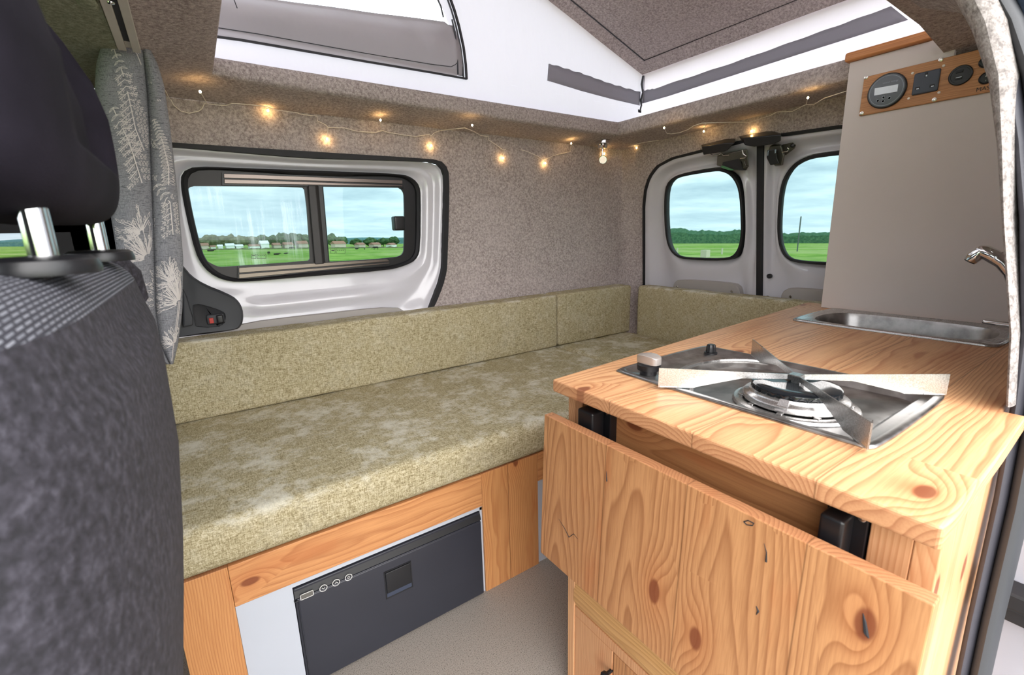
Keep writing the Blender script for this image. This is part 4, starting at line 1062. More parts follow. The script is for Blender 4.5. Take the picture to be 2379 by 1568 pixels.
q = P(1960 + 1742 / 5.678, 80 + 757 / 5.678, 'x', FXp)
textmesh('engraved_lettering', 'MASTER', .0125, q, ROTX, 'dark_trim_deep', el)
c = b_(1090, 632); hs = .0262
sckt = obj('mains_socket', MB().rbox(FXp - .005, FXp + .002, c.y - hs, c.y + hs, c.z - hs, c.z + hs, .0035, (1, 3, 3)), 'socket_grey', el, smooth=True, bevel=0)
for u, v, w_, h_ in ((1100, 535, .0028, .0055), (980, 715, .0048, .0030), (1175, 680, .0048, .0030)):
    q = b_(u, v); so_ = obj('socket_slot', MB().box(FXp - .0054, FXp - .0049, q.y - w_, q.y + w_, q.z - h_, q.z + h_), 'black_rubber', sckt)
    obj('socket_contact', MB().box(FXp - .0058, FXp - .0054, q.y - w_ * .6 - .0006, q.y + w_ * .5 - .0006, q.z - h_ * .8, q.z - h_ * .1), 'lcd_screen', so_)
for u, v in ((910, 510), (1320, 412), (1258, 765), (858, 845)):
    q = b_(u, v); disc('screw', q, [(.0032, FXp + .001), (.0030, FXp - .001), (.0014, FXp - .002)], 'brass_wire', el, 14)
for u, v in ((298, 567), (1285, 330), (240, 1040), (1197, 860)):
    q = b_(u, v); disc('screw', q, [(.0050, FXp + .001), (.0048, FXp - .0012), (.0026, FXp - .0016), (.0020, FXp - .0008)], 'screw_steel', el, 20)
c = b_(1545, 540); ru = .0225
us = disc('usb_socket', c, [(ru, FXp), (ru, FXp - .003), (ru * .93, FXp - .0045), (ru * .80, FXp - .0045), (ru * .78, FXp - .0035)], 'black_plastic', el)
for u, v, mt_ in ((1537, 492, 'black_rubber'), (1520, 582, 'black_rubber')):
    q = b_(u, v); obj('usb_port', MB().box(FXp - .0050, FXp - .0030, q.y - .0065, q.y + .0065, q.z - .0028, q.z + .0028), 'black_rubber', us)
q = b_(1525, 570); obj('usb_tongue', MB().box(FXp - .0054, FXp - .0050, q.y - .0055, q.y + .0055, q.z - .0006, q.z + .0006), 'lcd_screen', us)
for u, v, nm in ((1885, 358, 'rocker_switch'), (1883, 575, 'rocker_switch')):
    c = b_(u, v); sw = disc(nm, c, [(.0135, FXp), (.0135, FXp - .0025), (.0115, FXp - .0040), (.0105, FXp - .003)], 'black_plastic', el)
    if v > 400:
        q = b_(1887, 553); disc('switch_mark', q, [(.0018, FXp - .0038), (.0018, FXp - .0042), (.0011, FXp - .0042), (.0011, FXp - .0038)], 'symbol_white', sw, 16)
        q = b_(1882, 610); obj('switch_mark', MB().box(FXp - .0042, FXp - .0036, q.y - .0003, q.y + .0003, q.z - .0016, q.z + .0016), 'symbol_white', sw)

# ================================================================== FRONT SEAT (foreground left)
se = thing('front_seat', (-.12, .455, .30), 'dark charcoal front passenger seat seen from behind, nearest the camera', 'seat')
SYC = .452
def seatring(z, hw, xr_, xf, nn=64):
    out = []
    for k in range(nn):
        a_ = 2 * math.pi * k / nn; ca, sa = math.cos(a_), math.sin(a_); e = 2 / 5.0
        ry = hw * (abs(sa) ** e) * (1 if sa >= 0 else -1); t = (abs(ca) ** e) * (1 if ca >= 0 else -1)
        x = (xr_ + xf) / 2 + t * (xr_ - xf) / 2
        out.append((x, SYC + ry, z))
    return out
low = [(.0, .250, -.180, -.34), (.20, .250, -.146, -.31), (.40, .250, -.112, -.275), (.50, .250, -.093, -.255), (.60, .251, -.076, -.235), (.70, .252, -.060, -.215), (.80, .252, -.048, -.200), (.88, .250, -.046, -.19), (.92, .250, -.047, -.188), (.945, .244, -.0485, -.185), (.9625, .232, -.0510, -.182)]
rings = [seatring(*q) for q in low]
def bulge(l): return [(p[0] + (.010 * math.cos(min(1, abs(p[1] - SYC) / .25) * math.pi / 2) if p[0] > sum(r_[0] for r_ in l) / len(l) else 0) + .0015 * mnoise.noise(Vector((p[1] * 9, p[2] * 9, 0))), p[1], p[2]) for p in l]
rings[:] = [bulge(l) if i < 9 else l for i, l in enumerate(rings)]
obj('backrest', MB().loft(rings, True, (True, False)), 'seat_carpet', se, smooth=True, auto=0)
upr_ = [low[-1], (.9700, .225, -.0545, -.178), (.9770, .214, -.0600, -.170), (.9830, .195, -.0680, -.160), (.9865, .16, -.078, -.150), (.988, .10, -.095, -.135), (.9885, .04, -.108, -.125)]
obj('shoulder_panel', MB().loft([seatring(*q) for q in upr_], True, (False, True)), 'seat_mesh', se, smooth=True, auto=0)
obj('side_bolster', MB().tube([(-.062, .690, .935), (-.066, .672, .962), (-.072, .650, .978), (-.080, .615, .987)], [.012, .016, .014, .008], 12), 'seat_carpet', se, smooth=True)
for y_ in (.353, .549):
    obj('post_guide', MB().loft([[( -.068 + .024 * math.cos(a_) * s_, y_ + .030 * math.sin(a_) * s_, z_) for a_ in [2 * math.pi * k / 32 for k in range(32)]] for s_, z_ in ((1.0, .984), (1.01, .9875), (.96, .9915), (.82, .9935), (.3, .994))], True, (False, True)), 'black_plastic', se, smooth=True)
hr = thing('headrest', (-.068, .452, 1.0), 'dark charcoal fabric headrest on two chrome posts', 'headrest')
HC = Vector((-.092, .452, 1.130))
def headfn(u, v):
    th = (v - .5) * math.pi; ph = u * 2 * math.pi
    e1, e2 = .42, .5
    sg = lambda c, e: (abs(c) ** e) * (1 if c >= 0 else -1)
    cz = sg(math.cos(th), e1); x = cz * sg(math.cos(ph), e2); y = cz * sg(math.sin(ph), e2); z = sg(math.sin(th), e1)
    hw = .163 - .066 * ss(-.5, 1.0, z)
    p = Vector((x * .045, y * hw, z * .116))
    k = (1 - ss(.076, .088, abs(p.y))) * (1 - ss(.076, .088, abs(p.z - .012))) if x > 0 else 0
    p.x -= .014 * k
    p.x += .006 - .062 * ss(-.03, .14, p.z)
    return HC + p
obj('cushion', MB().grid(headfn, 96, 96), 'headrest_cloth', hr, smooth=True, auto=0)
for y_ in (.353, .549):
    obj('post', MB().tube([(-.067, y_, .985), (-.067, y_, 1.05)], .0064, 24), 'chrome', hr, smooth=True)

# ================================================================== CURTAIN
rows = [(106, 236, 330, 344), (150, 224, 336, 366), (200, 221, 341, 381), (300, 232, 347, 395), (450, 250, 353, 412), (600, 274, 358, 425), (720, 306, 361, 423), (800, 352, 372, 413), (846, 386, 394, 402)]
def crow(py):
    for a_, b_2 in zip(rows, rows[1:]):
        if py <= b_2[0]:
            t = max(0, (py - a_[0]) / (b_2[0] - a_[0])); return [a_[i] + (b_2[i] - a_[i]) * t for i in (1, 2, 3)]
    return rows[-1][1:]
def cy(py): return 1.36 + .13 * ss(100, 500, py)
def csurf(px, py, off=0.0):
    l, mdl, r = crow(py); y = cy(py)
    g_ = ss(100, 190, py)
    if px < mdl: t = (px - l) / max(1, mdl - l); a_ = .034
    else: t = (px - mdl) / max(1, r - mdl); a_ = .026
    t = min(1, max(0, t))
    b3 = a_ * math.sqrt(max(0, 1 - (2 * t - 1) ** 2)) * (.35 + .65 * g_)
    b3 += .0025 * mnoise.noise(Vector((px * .03, py * .012, 0)))
    return P(px, py, 'y', y - b3 - off)
def cg(u, v):
    py = 106 + 740 * v; l, mdl, r = crow(py)
    px = l + (mdl - l) * (1 - math.cos(math.pi * min(1, u / .6))) / 2 if u <= .6 else mdl + (r - mdl) * (1 - math.cos(math.pi * (u - .6) / .4)) / 2
    return csurf(px, py)
cu = thing('curtain', (-.06, 1.42, .70), 'grey linen curtain with pale fern and seed-head print, gathered beside the side door', 'curtain')
obj('cloth', MB().grid(cg, 60, 90), 'curtain_cloth', cu, smooth=True, auto=0, solid=.0015)
pm = MB()
def stroke(pts, w0=1.0, w1=None):
    w1 = w1 if w1 is not None else w0
    m_ = len(pts); L, R_ = [], []
    for i, p in enumerate(pts):
        a_ = pts[max(0, i - 1)]; b4 = pts[min(m_ - 1, i + 1)]; dx, dy = b4[0] - a_[0], b4[1] - a_[1]; ln = math.hypot(dx, dy) or 1
        w_ = w0 + (w1 - w0) * i / (m_ - 1); nx, ny = -dy / ln * w_, dx / ln * w_
        L.append((p[0] + nx, p[1] + ny)); R_.append((p[0] - nx, p[1] - ny))
    for i in range(m_ - 1):
        qs = [L[i], L[i + 1], R_[i + 1], R_[i]]; l, mdl, r = crow(qs[0][1])
        if all(l + 2 < q[0] < r - 1 for q in qs) and all((q[0] < mdl - 2) == (qs[0][0] < mdl - 2) and abs(q[0] - mdl) > 2 for q in qs) and qs[0][1] > 108:
            pm.add([csurf(q[0], q[1], .0022) for q in qs], [(0, 1, 2, 3)])
def leaf_(x, y, ang, L, wd, fill=True):
    dx, dy = math.cos(ang), math.sin(ang); px, py = -dy, dx
    o1 = []; o2 = []
    for k in range(7):
        t = k / 6; s_ = math.sin(math.pi * t ** .8) * wd
        o1.append((x + dx * L * t + px * s_, y + dy * L * t + py * s_)); o2.append((x + dx * L * t - px * s_, y + dy * L * t - py * s_))
    stroke(o1, .5); stroke(o2, .5)
    if fill: stroke([(x, y), (x + dx * L * .9, y + dy * L * .9)], .6, .3)
def fern(pts, l0, l1, step, a_=.9, sub=True):
    tot = []
    for i in range(len(pts) - 1):
        n_ = max(1, int(math.hypot(pts[i + 1][0] - pts[i][0], pts[i + 1][1] - pts[i][1]) / step))
        for k in range(n_): tot.append((pts[i][0] + (pts[i + 1][0] - pts[i][0]) * k / n_, pts[i][1] + (pts[i + 1][1] - pts[i][1]) * k / n_, math.atan2(pts[i + 1][1] - pts[i][1], pts[i + 1][0] - pts[i][0])))
    stroke(pts, 1.3)
    for i, (x, y, an) in enumerate(tot):
        L = l0 + (l1 - l0) * (i / len(tot)) ** .8; L *= R.uniform(.85, 1.12)
        for sgn in (-1, 1):
            aa = an + math.pi - sgn * a_ + R.uniform(-.1, .1)
            aa = an + sgn * (math.pi - (math.pi - a_ - .9)) * .6 + R.uniform(-.1, .1)
            if sub and L > 20:
                ex, ey = x + math.cos(aa) * L, y + math.sin(aa) * L; stroke([(x, y), (ex, ey)], .9)
                m_ = int(L / 7.5)
                for q in range(1, m_):
                    for s2 in (-1, 1): leaf_(x + (ex - x) * q / m_, y + (ey - y) * q / m_, aa + s2 * .75, 8.5, 1.6, False)
            else: leaf_(x, y, aa, L, L * .14)
fern([(264, 112), (285, 170), (300, 230), (315, 300), (335, 350)], 10, 46, 13)
fern([(262, 250), (300, 330), (330, 425)], 16, 40, 15)
fern([(357, 277), (378, 330), (392, 390), (392, 430)], 7, 22, 7)
fern([(362, 430), (395, 470), (402, 545)], 14, 30, 12)
for cx_, cy_, n_, R0, R1, a0, a1 in ((345, 600, 46, 10, 85, 2.9, 4.9), (330, 540, 30, 5, 60, 2.6, 5.2), (418, 705, 60, 8, 95, 2.7, 4.75), (402, 660, 30, 8, 55, 2.4, 5.0), (405, 800, 16, 4, 30, 2.5, 5.0)):
    for k in range(n_):
        an = R.uniform(a0, a1); L = R.uniform(R1 * .35, R1); x, y = cx_ + math.cos(an) * R0, cy_ + math.sin(an) * R0
        ex, ey = cx_ + math.cos(an) * L, cy_ + math.sin(an) * L
        stroke([(x, y), ((x + ex) / 2 + R.uniform(-3, 3), (y + ey) / 2 + R.uniform(-3, 3)), (ex, ey)], .8)
        leaf_(ex, ey, an + R.uniform(-.4, .4), R.uniform(9, 16), R.uniform(1.8, 3.0), R.random() < .4)
stroke([(418, 700), (414, 740), (408, 780), (402, 838)], 1.0); stroke([(415, 700), (411, 740), (405, 780), (399, 838)], .8)
stroke([(304, 108), (318, 125), (328, 150), (345, 190), (368, 235)], 1.0); stroke([(309, 108), (323, 126), (333, 150), (350, 190), (373, 235)], .8)
o = obj('leaf_print', pm, 'curtain_print', cu, merge=False); o['label'] = 'pale fern and seed-head print'

rlb = thing('curtain_rail', (-.05, .9, 1.385), 'pale aluminium curtain rail fixed across the ceiling', 'rail')
obj('track', MB().box(-.040, -.026, .30, 1.325, 1.388, 1.3985).box(-.064, -.050, .30, 1.325, 1.388, 1.3985).box(-.064, -.026, .30, 1.325, 1.396, 1.3985), 'rail_white', rlb, bevel=.001)
obj('slot', MB().box(-.050, -.040, .30, 1.28, 1.3935, 1.396), 'black_rubber', rlb)
p = P(258, 8, 'z', 1.3865); obj('screw', MB().lathe((p.x, p.y, 0), [(.0055, 1.3878), (.005, 1.3862), (.002, 1.385)], 'z', 14), 'chrome', rlb, smooth=True)
ch = thing('coat_hook', (-.16, .80, 1.385), 'oval moulded coat hook cover on the cab ceiling', 'hook')
p = P(203, 8, 'z', 1.388)
obj('cover', MB().loft([[(p.x + .014 * math.cos(a_) * s_, p.y + .034 * math.sin(a_) * s_, z_) for a_ in [2 * math.pi * k / 24 for k in range(24)]] for s_, z_ in ((1, 1.394), (1, 1.388), (.7, 1.384))], True, (False, True)), 'cab_headlining', ch, smooth=True)

# ================================================================== LIGHTS AND FITTINGS INSIDE
sl_t = thing('string_lights', (.9, 1.66, 1.36), 'string of warm fairy lights looping under the felt ledge', 'string lights')
WY = 1.682
def wp(px, py):
    if px < 1445:
        p = P(px, py, 'y', WY)
        if p.z > 1.372:                                     # on the soffit of the ledge
            p = P(px, py, 'z', 1.384 if px < 900 else 1.380); p.y = min(p.y, WY - .004)
        return p
    p = PR(px, py, .020)
    if p.z > 1.372: p = P(px, py, 'z', 1.385)
    return p
wires = [[(372, 195), (385, 212), (398, 240), (420, 258), (440, 263), (462, 258), (478, 245), (481, 240)], [(481, 240), (495, 248), (512, 250), (538, 240), (580, 243), (620, 248), (640, 255), (690, 262), (720, 273), (755, 289), (762, 296)], [(762, 296), (768, 296), (800, 297), (830, 305), (872, 308)], [(872, 308), (888, 303), (900, 307), (935, 313), (965, 317), (998, 312), (1001, 316)], [(1001, 316), (1008, 309), (1025, 303), (1042, 301)], [(1042, 301), (1080, 297), (1100, 305), (1135, 325), (1155, 338), (1168, 348), (1175, 347)], [(1210, 348), (1225, 352), (1250, 363), (1262, 372)], [(1262, 372), (1290, 360), (1326, 352)], [(1460, 341), (1480, 334), (1500, 330), (1530, 326)], [(1549, 310), (1560, 311), (1580, 308), (1598, 301)], [(1598, 301), (1612, 292), (1630, 286), (1660, 285), (1700, 284), (1742, 284)], [(1742, 284), (1790, 268), (1805, 260), (1840, 259), (1872, 243)], [(1872, 243), (1890, 243), (1915, 228), (1968, 211)]]
for w_ in wires:
    pts = []
    for i in range(len(w_) - 1):
        for k in range(4): pts.append(wp(w_[i][0] + (w_[i + 1][0] - w_[i][0]) * k / 4, w_[i][1] + (w_[i + 1][1] - w_[i][1]) * k / 4))
    pts.append(wp(*w_[-1]))
    obj('wire', MB().tube(pts, .0012, 5), 'brass_wire', sl_t, smooth=True)
bulbs = [((465, 213), (481, 240)), ((620, 261), (617, 248)), ((760, 323), (762, 296)), ((884, 279), (887, 303)), ((1002, 338), (1001, 316)), ((1097, 291), (1099, 297)), ((1169, 367), (1171, 349)), ((1267, 379), (1258, 368)), ((1327, 333), (1325, 352)), ((1404, 357), (1402, 350)), ((1479, 343), (1478, 336)), ((1543, 297), (1549, 310)), ((1635, 305), (1640, 287)), ((1746, 305), (1742, 285)), ((1877, 227), (1873, 243))]
for (b0, b1) in bulbs:
    p = wp(*b0); q = wp(*b1); d = (p - CAM).normalized(); p = p - d * .004
    obj('bulb_lead', MB().tube([q, p], .0012, 5), 'brass_wire', sl_t)
    obj('bulb', MB().lathe(p, [(.0008, -.0035), (.0026, -.0022), (.0030, 0), (.0026, .0022), (.0008, .0035)], 'z', 12), 'bulb_glow', sl_t, smooth=True)
sp = thing('spotlight', (1.66, 1.62, 1.36), 'small chrome adjustable spotlight under the rear corner of the ledge', 'light')
bp = P(1400, 332, 'z', 1.392)
bz = 1.392
obj('base', MB().lathe((bp.x, bp.y, 0), [(.032, bz + .008), (.032, bz - .004), (.024, bz - .006), (.021, bz - .022), (.019, bz - .024)], 'z', 36), 'chrome', sp, smooth=True)
obj('stem', MB().tube([(bp.x, bp.y, bz - .02), (bp.x, bp.y, bz - .062)], .0042, 14), 'chrome', sp, smooth=True)
hd = Vector((bp.x, bp.y - .004, bz - .074)); dr_ = (CAM - hd).normalized()
obj('head', MB().tube([hd - dr_ * .022, hd - dr_ * .016, hd + dr_ * .012, hd + dr_ * .014], [.010, .0175, .0185, .0165], 28), 'chrome', sp, smooth=True)
obj('lens', MB().tube([hd + dr_ * .0125, hd + dr_ * .0145], .0150, 28), 'led_lens', sp, smooth=True)

# rear door latches
def rp3(zx, zy, off): return PR(1600 + zx / 7.84, 290 + zy / 7.84, off)
lt1 = thing('door_latch', tuple(rp3(600, 480, .03)), 'black latch and lever mechanism at the top of the left rear door', 'latch')
obj('striker_cover', MB().hexa([rp3(u, v, .075) for u, v in ((245, 400), (640, 330), (840, 330), (700, 470), (640, 490), (270, 550))], [rp3(u, v, .005) for u, v in ((225, 360), (680, 250), (845, 240), (845, 310), (700, 440), (270, 500))]), 'black_plastic', lt1, bevel=.003)
obj('lock_body', MB().hexa([rp3(u, v, .060) for u, v in ((520, 560), (1060, 440), (1095, 740), (1050, 830), (760, 800), (510, 740))], [rp3(u, v, .012) for u, v in ((540, 560), (1060, 430), (1095, 740), (1050, 830), (760, 820), (520, 740))]), 'mech_steel', lt1, bevel=.003)
obj('lock_pocket', MB().hexa([rp3(u, v, .064) for u, v in ((620, 680), (900, 620), (960, 680), (980, 790), (1040, 830), (800, 790), (610, 740))], [rp3(u, v, .058) for u, v in ((620, 680), (900, 620), (960, 680), (980, 790), (1040, 830), (800, 790), (610, 740))]), 'black_rubber', lt1)
obj('spring', MB().tube([rp3(u, v, .066) for u, v in ((400, 535), (450, 560), (560, 545), (590, 520), (640, 560), (740, 550))], .0022, 8), 'screw_steel', lt1, smooth=True)
obj('lever', MB().tube([rp3(u, v, .068) for u, v in ((980, 460), (995, 530), (1050, 570), (1030, 600), (940, 615))], .0026, 8), 'screw_steel', lt1, smooth=True)
obj('lever', MB().tube([rp3(u, v, .068) for u, v in ((1010, 660), (1040, 740), (1090, 750), (1000, 790))], .0024, 8), 'mech_steel', lt1, smooth=True)
o = obj('pull_strap', MB().hexa([rp3(u, v, .066) for u, v in ((590, 745), (640, 745), (840, 825), (730, 828), (590, 775))], [rp3(u, v, .060) for u, v in ((590, 745), (640, 745), (840, 825), (730, 828), (590, 775))]), 'green_strap', lt1); o['label'] = 'green plastic strip'
lt2 = thing('door_latch', tuple(rp3(1500, 480, .03)), 'black latch and lever mechanism at the top of the right rear door', 'latch')
obj('striker_cover', MB().hexa([rp3(u, v, .080) for u, v in ((990, 240), (1500, 190), (1690, 180), (1680, 300), (1500, 360), (1200, 400), (1020, 370))], [rp3(u, v, .005) for u, v in ((900, 205), (1420, 110), (1520, 110), (1690, 150), (1690, 290), (1210, 390), (1030, 340))]), 'black_plastic', lt2, bevel=.003)
obj('lock_body', MB().hexa([rp3(u, v, .055) for u, v in ((1480, 380), (1680, 360), (1740, 560), (1700, 740), (1560, 740), (1430, 600))], [rp3(u, v, .012) for u, v in ((1480, 380), (1700, 350), (1750, 560), (1720, 740), (1580, 760), (1430, 600))]), 'mech_steel', lt2, bevel=.004)
obj('roller_block', MB().hexa([rp3(u, v, .075) for u, v in ((1430, 460), (1590, 440), (1610, 600), (1650, 700), (1490, 740), (1420, 600))], [rp3(u, v, .045) for u, v in ((1430, 460), (1590, 440), (1610, 600), (1650, 700), (1490, 740), (1420, 600))]), 'black_plastic', lt2, bevel=.003)
obj('bright_plate', MB().hexa([rp3(u, v, .078) for u, v in ((1440, 470), (1460, 465), (1450, 560), (1430, 560))], [rp3(u, v, .070) for u, v in ((1440, 470), (1460, 465), (1450, 560), (1430, 560))]).hexa([rp3(u, v, .078) for u, v in ((1570, 450), (1600, 448), (1590, 510), (1565, 520))], [rp3(u, v, .070) for u, v in ((1570, 450), (1600, 448), (1590, 510), (1565, 520))]), 'chrome', lt2)
obj('arm_plate', MB().hexa([rp3(u, v, .030) for u, v in ((1700, 360), (1900, 320), (1960, 370), (1930, 430), (1760, 560), (1730, 480))], [rp3(u, v, .022) for u, v in ((1700, 360), (1900, 320), (1960, 370), (1930, 430), (1760, 560), (1730, 480))]), 'mech_steel', lt2, bevel=.002)
pb_ = rp3(1890, 375, .034); obj('bolt', MB().lathe(pb_, [(.007, .006), (.007, -.003), (.003, -.005)], 'x', 18), 'black_plastic', lt2, smooth=True)
obj('lever', MB().tube([rp3(u, v, .055) for u, v in ((1700, 500), (1800, 480), (1825, 440), (1800, 420))], .0024, 8), 'screw_steel', lt2, smooth=True)

# ================================================================== OUTSIDE
GN = ray(600, 562).cross(ray(1640, 557)).normalized()
if GN.z < 0: GN = -GN
G0 = Vector((0, 0, -2.0))
def gz(x, y): return G0.z - (GN.x * x + GN.y * y) / GN.z
def gsurf(x, y):        # the van is parked on a low bank above the meadow
    r_ = math.hypot(x - .5, y - .8); k = 1 - ss(7, 34, r_)
    return gz(x, y) * (1 - k) + (-.42) * k
def gpt(px, py):
    d = ray(px, py); t = (G0 - CAM).dot(GN) / d.dot(GN); return CAM + d * t
def gd(px, dist):
    d = ray(px, 560); h = Vector((d.x, d.y)).normalized() * dist; return Vector((h.x, h.y, gz(h.x, h.y)))
gm = MB()
def gg(u, v):
    r_ = 1200 * u ** 3.2; a_ = v * 2 * math.pi; x, y = .5 + r_ * math.cos(a_), .8 + r_ * math.sin(a_); return (x, y, gsurf(x, y))
gm.grid(gg, 60, 72)
go = obj('grass_field', gm, 'grass'); tag(go, 'flat green meadow stretching out around the van', 'field', kind='structure')
def crown(mb_, c, rx_, ry_, rz2, seed, nu=20, nv=12):
    def f(u, v):
        a_ = u * 2 * math.pi; b5 = (v - .5) * math.pi; d = Vector((math.cos(b5) * math.cos(a_), math.cos(b5) * math.sin(a_), math.sin(b5)))
        k = 1 + .34 * mnoise.noise(d * 1.7 + Vector((seed, 0, 0))) + .22 * mnoise.noise(d * 4.5 + Vector((seed, 5, 0)))
        return (c[0] + d.x * rx_ * k, c[1] + d.y * ry_ * k, c[2] + d.z * rz2 * k)
    mb_.grid(f, nu, nv)
def tree(px, dist, wpx, hpx, mt_, label, grp):
    b_2 = gd(px, dist); dep = (b_2 - CAM).dot(RZ); w_ = wpx * dep / F / 2; h_ = hpx * dep / F
    t = thing('tree', tuple(b_2), label, 'tree', grp)
    mb_ = MB(); crown(mb_, b_2 + Vector((0, 0, h_ * .60)), w_, w_, h_ * .42, px * .37)
    obj('crown', mb_, mt_, t, smooth=True)
    obj('trunk', MB().tube([b_2 - Vector((0, 0, .2)), b_2 + Vector((0, 0, h_ * .3))], w_ * .08, 7), 'pole_dark', t)
    return t
ORD = ['first', 'second', 'third', 'fourth', 'fifth', 'sixth', 'seventh', 'eighth', 'ninth', 'tenth', 'last']
i = 0
for px, wp_, hp, mt_ in ((438, 30, 21, 'olive'), (465, 34, 19, 'olive'), (490, 32, 24, 'olive'), (512, 28, 21, 'olive'), (535, 26, 23, 'olive'), (560, 30, 21, 'olive'), (585, 30, 20, 'olive'), (612, 26, 22, 'tree_green'), (635, 24, 20, 'tree_green'), (655, 32, 26, 'tree_green'), (680, 36, 25, 'tree_green'), (705, 30, 23, 'tree_green'), (770, 24, 22, 'tree_green'), (795, 22, 18, 'tree_green'), (826, 24, 13, 'tree_green'), (860, 26, 14, 'tree_green'), (890, 24, 13, 'tree_green'), (915, 22, 15, 'tree_green')):
    tree(px, 262 + (i * 37) % 30, wp_ * 1.1, hp + 6, mt_, 'distant %s tree behind the village, %s from the left of the %s ones' % (('olive-grey', ORD[i], 'olive-grey') if mt_ == 'olive' else ('dark green', ORD[i - 7], 'green')), 'distant %s trees behind the village' % ('olive' if mt_ == 'olive' else 'green')); i += 1
hs_ = sorted(((492, 10, 6, 'house_white'), (509, 9, 7, 'house_white'), (532, 16, 9, 'house_white'), (553, 14, 7, 'house_white'), (588, 20, 7, 'house_white'), (612, 16, 13, 'house_white'), (667, 18, 10, 'house_wall'), (700, 20, 12, 'house_wall'), (785, 24, 11, 'house_wall'), (835, 14, 8, 'house_wall'), (870, 16, 8, 'house_wall'), (908, 12, 7, 'house_white'), (470, 20, 10, 'house_wall'), (640, 14, 9, 'house_wall')))
hn = {'house_white': 0, 'house_wall': 0}
for px, wpx, hpx, mt_ in hs_:
    b_2 = gd(px, 236); dep = (b_2 - CAM).dot(RZ); w_ = wpx * dep / F; h_ = (hpx * 1.35 + 1) * dep / F
    t = thing('house', tuple(b_2), 'far-off %s house at the edge of the meadow, %s %s house from the left' % ('white' if mt_ == 'house_white' else 'brown', ORD[hn[mt_]], 'white' if mt_ == 'house_white' else 'brown'), 'house', 'distant %s houses' % ('white' if mt_ == 'house_white' else 'brown'))
    hn[mt_] += 1; X, Y, Z = b_2; hw_ = h_ * .62
    obj('walls', MB().box(X - w_ / 2, X + w_ / 2, Y - 4, Y + 4, Z - .3, Z + hw_), mt_, t)
    obj('roof', MB().hexa([(X - w_ / 2 - .2, Y - 4.3, Z + hw_), (X - w_ / 2 - .2, Y, Z + h_), (X - w_ / 2 - .2, Y + 4.3, Z + hw_)], [(X + w_ / 2 + .2, Y - 4.3, Z + hw_), (X + w_ / 2 + .2, Y, Z + h_), (X + w_ / 2 + .2, Y + 4.3, Z + hw_)]), 'house_white' if wpx in (16, 14, 9) and mt_ == 'house_white' else 'house_roof', t)
# far hills and woodland
def ridge(name, pxs, dist, hfun, mt_, label, thick=40):
    mb_ = MB(); lo = []
    for k in range(len(pxs)):
        px = pxs[k]; a_ = gd(px, dist); b_2 = gd(px, dist + thick); h_ = hfun(px) * (a_ - CAM).dot(RZ) / F
        lo.append([a_ - Vector((0, 0, 1)), a_ + Vector((0, 0, h_ * .7)), a_.lerp(b_2, .25) + Vector((0, 0, h_)), b_2 + Vector((0, 0, h_ * .9)), b_2 - Vector((0, 0, 1))])
    mb_.loft(lo, False); o = obj(name, mb_, mt_, smooth=True); return tag(o, label, 'hill', kind='structure')
nz = lambda x, s_, a_: a_ * mnoise.noise(Vector((x * s_, 0, 0)))
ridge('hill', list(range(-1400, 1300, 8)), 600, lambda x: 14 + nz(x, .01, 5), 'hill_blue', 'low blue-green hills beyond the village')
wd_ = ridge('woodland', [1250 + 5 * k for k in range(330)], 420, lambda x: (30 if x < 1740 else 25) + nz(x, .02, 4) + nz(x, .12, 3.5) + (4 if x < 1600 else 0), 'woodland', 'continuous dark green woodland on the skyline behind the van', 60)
wd_['kind'] = 'stuff'; wd_['category'] = 'woodland'
hg = ridge('hedge', [100 + 5 * k for k in range(190)], 222, lambda x: 2.6 + nz(x, .09, 2.6), 'olive', 'low hedge line along the village edge', 3); hg['kind'] = 'stuff'; hg['category'] = 'hedge'
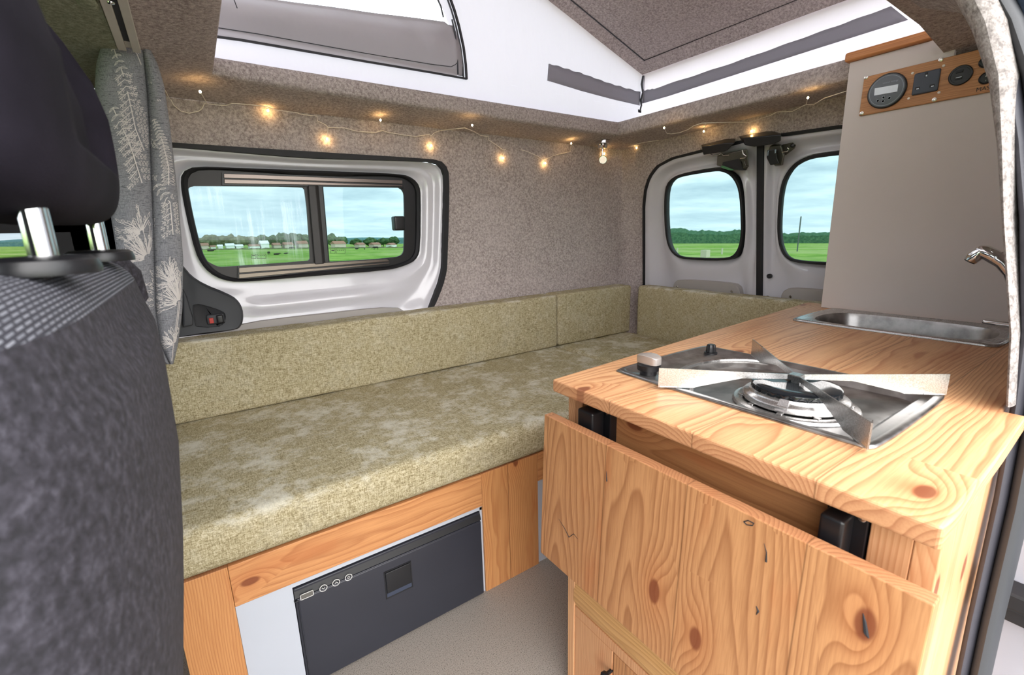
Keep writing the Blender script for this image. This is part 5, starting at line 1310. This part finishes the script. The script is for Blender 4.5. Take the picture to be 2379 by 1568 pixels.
# cows
def cow(px, py, s_, lying, rot, label):
    b_2 = gpt(px, py); mb_ = MB()
    def T3(x, y, z): c_, s2 = math.cos(rot), math.sin(rot); return Vector((b_2.x + (x * c_ - y * s2) * s_, b_2.y + (x * s2 + y * c_) * s_, b_2.z + z * s_))
    bz_ = .35 if lying else .95
    body = [(-1.0, .05, .08), (-.95, .26, .30), (-.5, .34, .36), (0, .36, .38), (.5, .33, .36), (.85, .24, .30), (1.05, .15, .20), (1.25, .12, .17), (1.35, .12, .14), (1.55, .09, .10), (1.62, .03, .04)]
    cz_ = [0, 0, 0, -.02, 0, .04, .12, .16 if not lying else .25, .12, .02, 0]
    hd_ = -.55 if not lying else .05
    lo = []
    for k, (x, w_, h_) in enumerate(body):
        dz = cz_[k] + (hd_ * ss(.9, 1.6, x))
        lo.append([T3(x, w_ * math.cos(a_), bz_ + dz + h_ * math.sin(a_)) for a_ in [2 * math.pi * q / 10 for q in range(10)]])
    mb_.loft(lo, True, (True, True))
    if not lying:
        for lx, ly in ((-.8, .18), (-.8, -.18), (.65, .18), (.65, -.18)): mb_.tube([T3(lx, ly, .95), T3(lx - .05, ly, .5), T3(lx, ly, 0)], [.14 * s_, .08 * s_, .06 * s_], 6)
    for sg in (-1, 1): mb_.tube([T3(1.33, .1 * sg, bz_ + .12 + hd_ * .6), T3(1.30, .26 * sg, bz_ + .14 + hd_ * .6)], [.05 * s_, .02 * s_], 5)
    mb_.tube([T3(-.97, 0, bz_ + .2), T3(-1.04, 0, bz_ - .1), T3(-1.03, 0, max(.05, bz_ - .5))], .03 * s_, 5)
    tag(obj('cow', mb_, 'cow_black', smooth=True), label, 'cow', 'cattle in the meadow')
cow(490, 584, .95, True, .2, 'lone black cow at the far left of the meadow, through the side window')
cow(625, 592, .62, False, 1.2, 'black cow facing the van, left of the two lying in the meadow')
cow(643, 592, .62, True, .1, 'longer of the two black cows lying side by side in the meadow')
cow(664, 590, .48, True, .3, 'smaller black cow lying just left of the window bar')
cow(679, 580, .85, False, 2.9, 'black cow grazing beneath the green trees left of the window bar')
cow(829, 579, .70, True, .4, 'black cow lying right of the window bar')
cow(847, 580, .40, False, 1.5, 'tiny dark calf between the two cows right of the window bar')
cow(873, 580, .90, False, 3.0, 'black cow standing nearest the window latch')
# posts beyond the rear windows
b_2 = gpt(1638, 598); pw_ = 15 * (b_2 - CAM).dot(RZ) / F
o = obj('marker_block', MB().box(b_2.x - pw_ / 2, b_2.x + pw_ / 2, b_2.y - pw_ / 2, b_2.y + pw_ / 2, b_2.z, b_2.z + pw_ * 1.15), 'post_pale', bevel=.02); tag(o, 'squat pale concrete block in the field behind the van', 'block')
for px, py, lab in ((1573, 590, 'thin pale fence post left of the concrete block'), (1677, 591, 'thin pale fence post right of the concrete block')):
    b_2 = gpt(px, py); h_ = 14 * (b_2 - CAM).dot(RZ) / F; r_ = 1.3 * (b_2 - CAM).dot(RZ) / F
    tag(obj('fence_post', MB().box(b_2.x - r_, b_2.x + r_, b_2.y - r_, b_2.y + r_, b_2.z - .05, b_2.z + h_), 'post_pale'), lab, 'post', 'fence posts behind the van')
b_2 = gpt(1852, 584); dp = (b_2 - CAM).dot(RZ); tq = CAM + ray(1861, 503) * dp
tag(obj('utility_pole', MB().tube([b_2, tq], 1.4 * dp / F, 8), 'pole_dark'), 'leaning dark pole in the field behind the right rear window', 'pole')
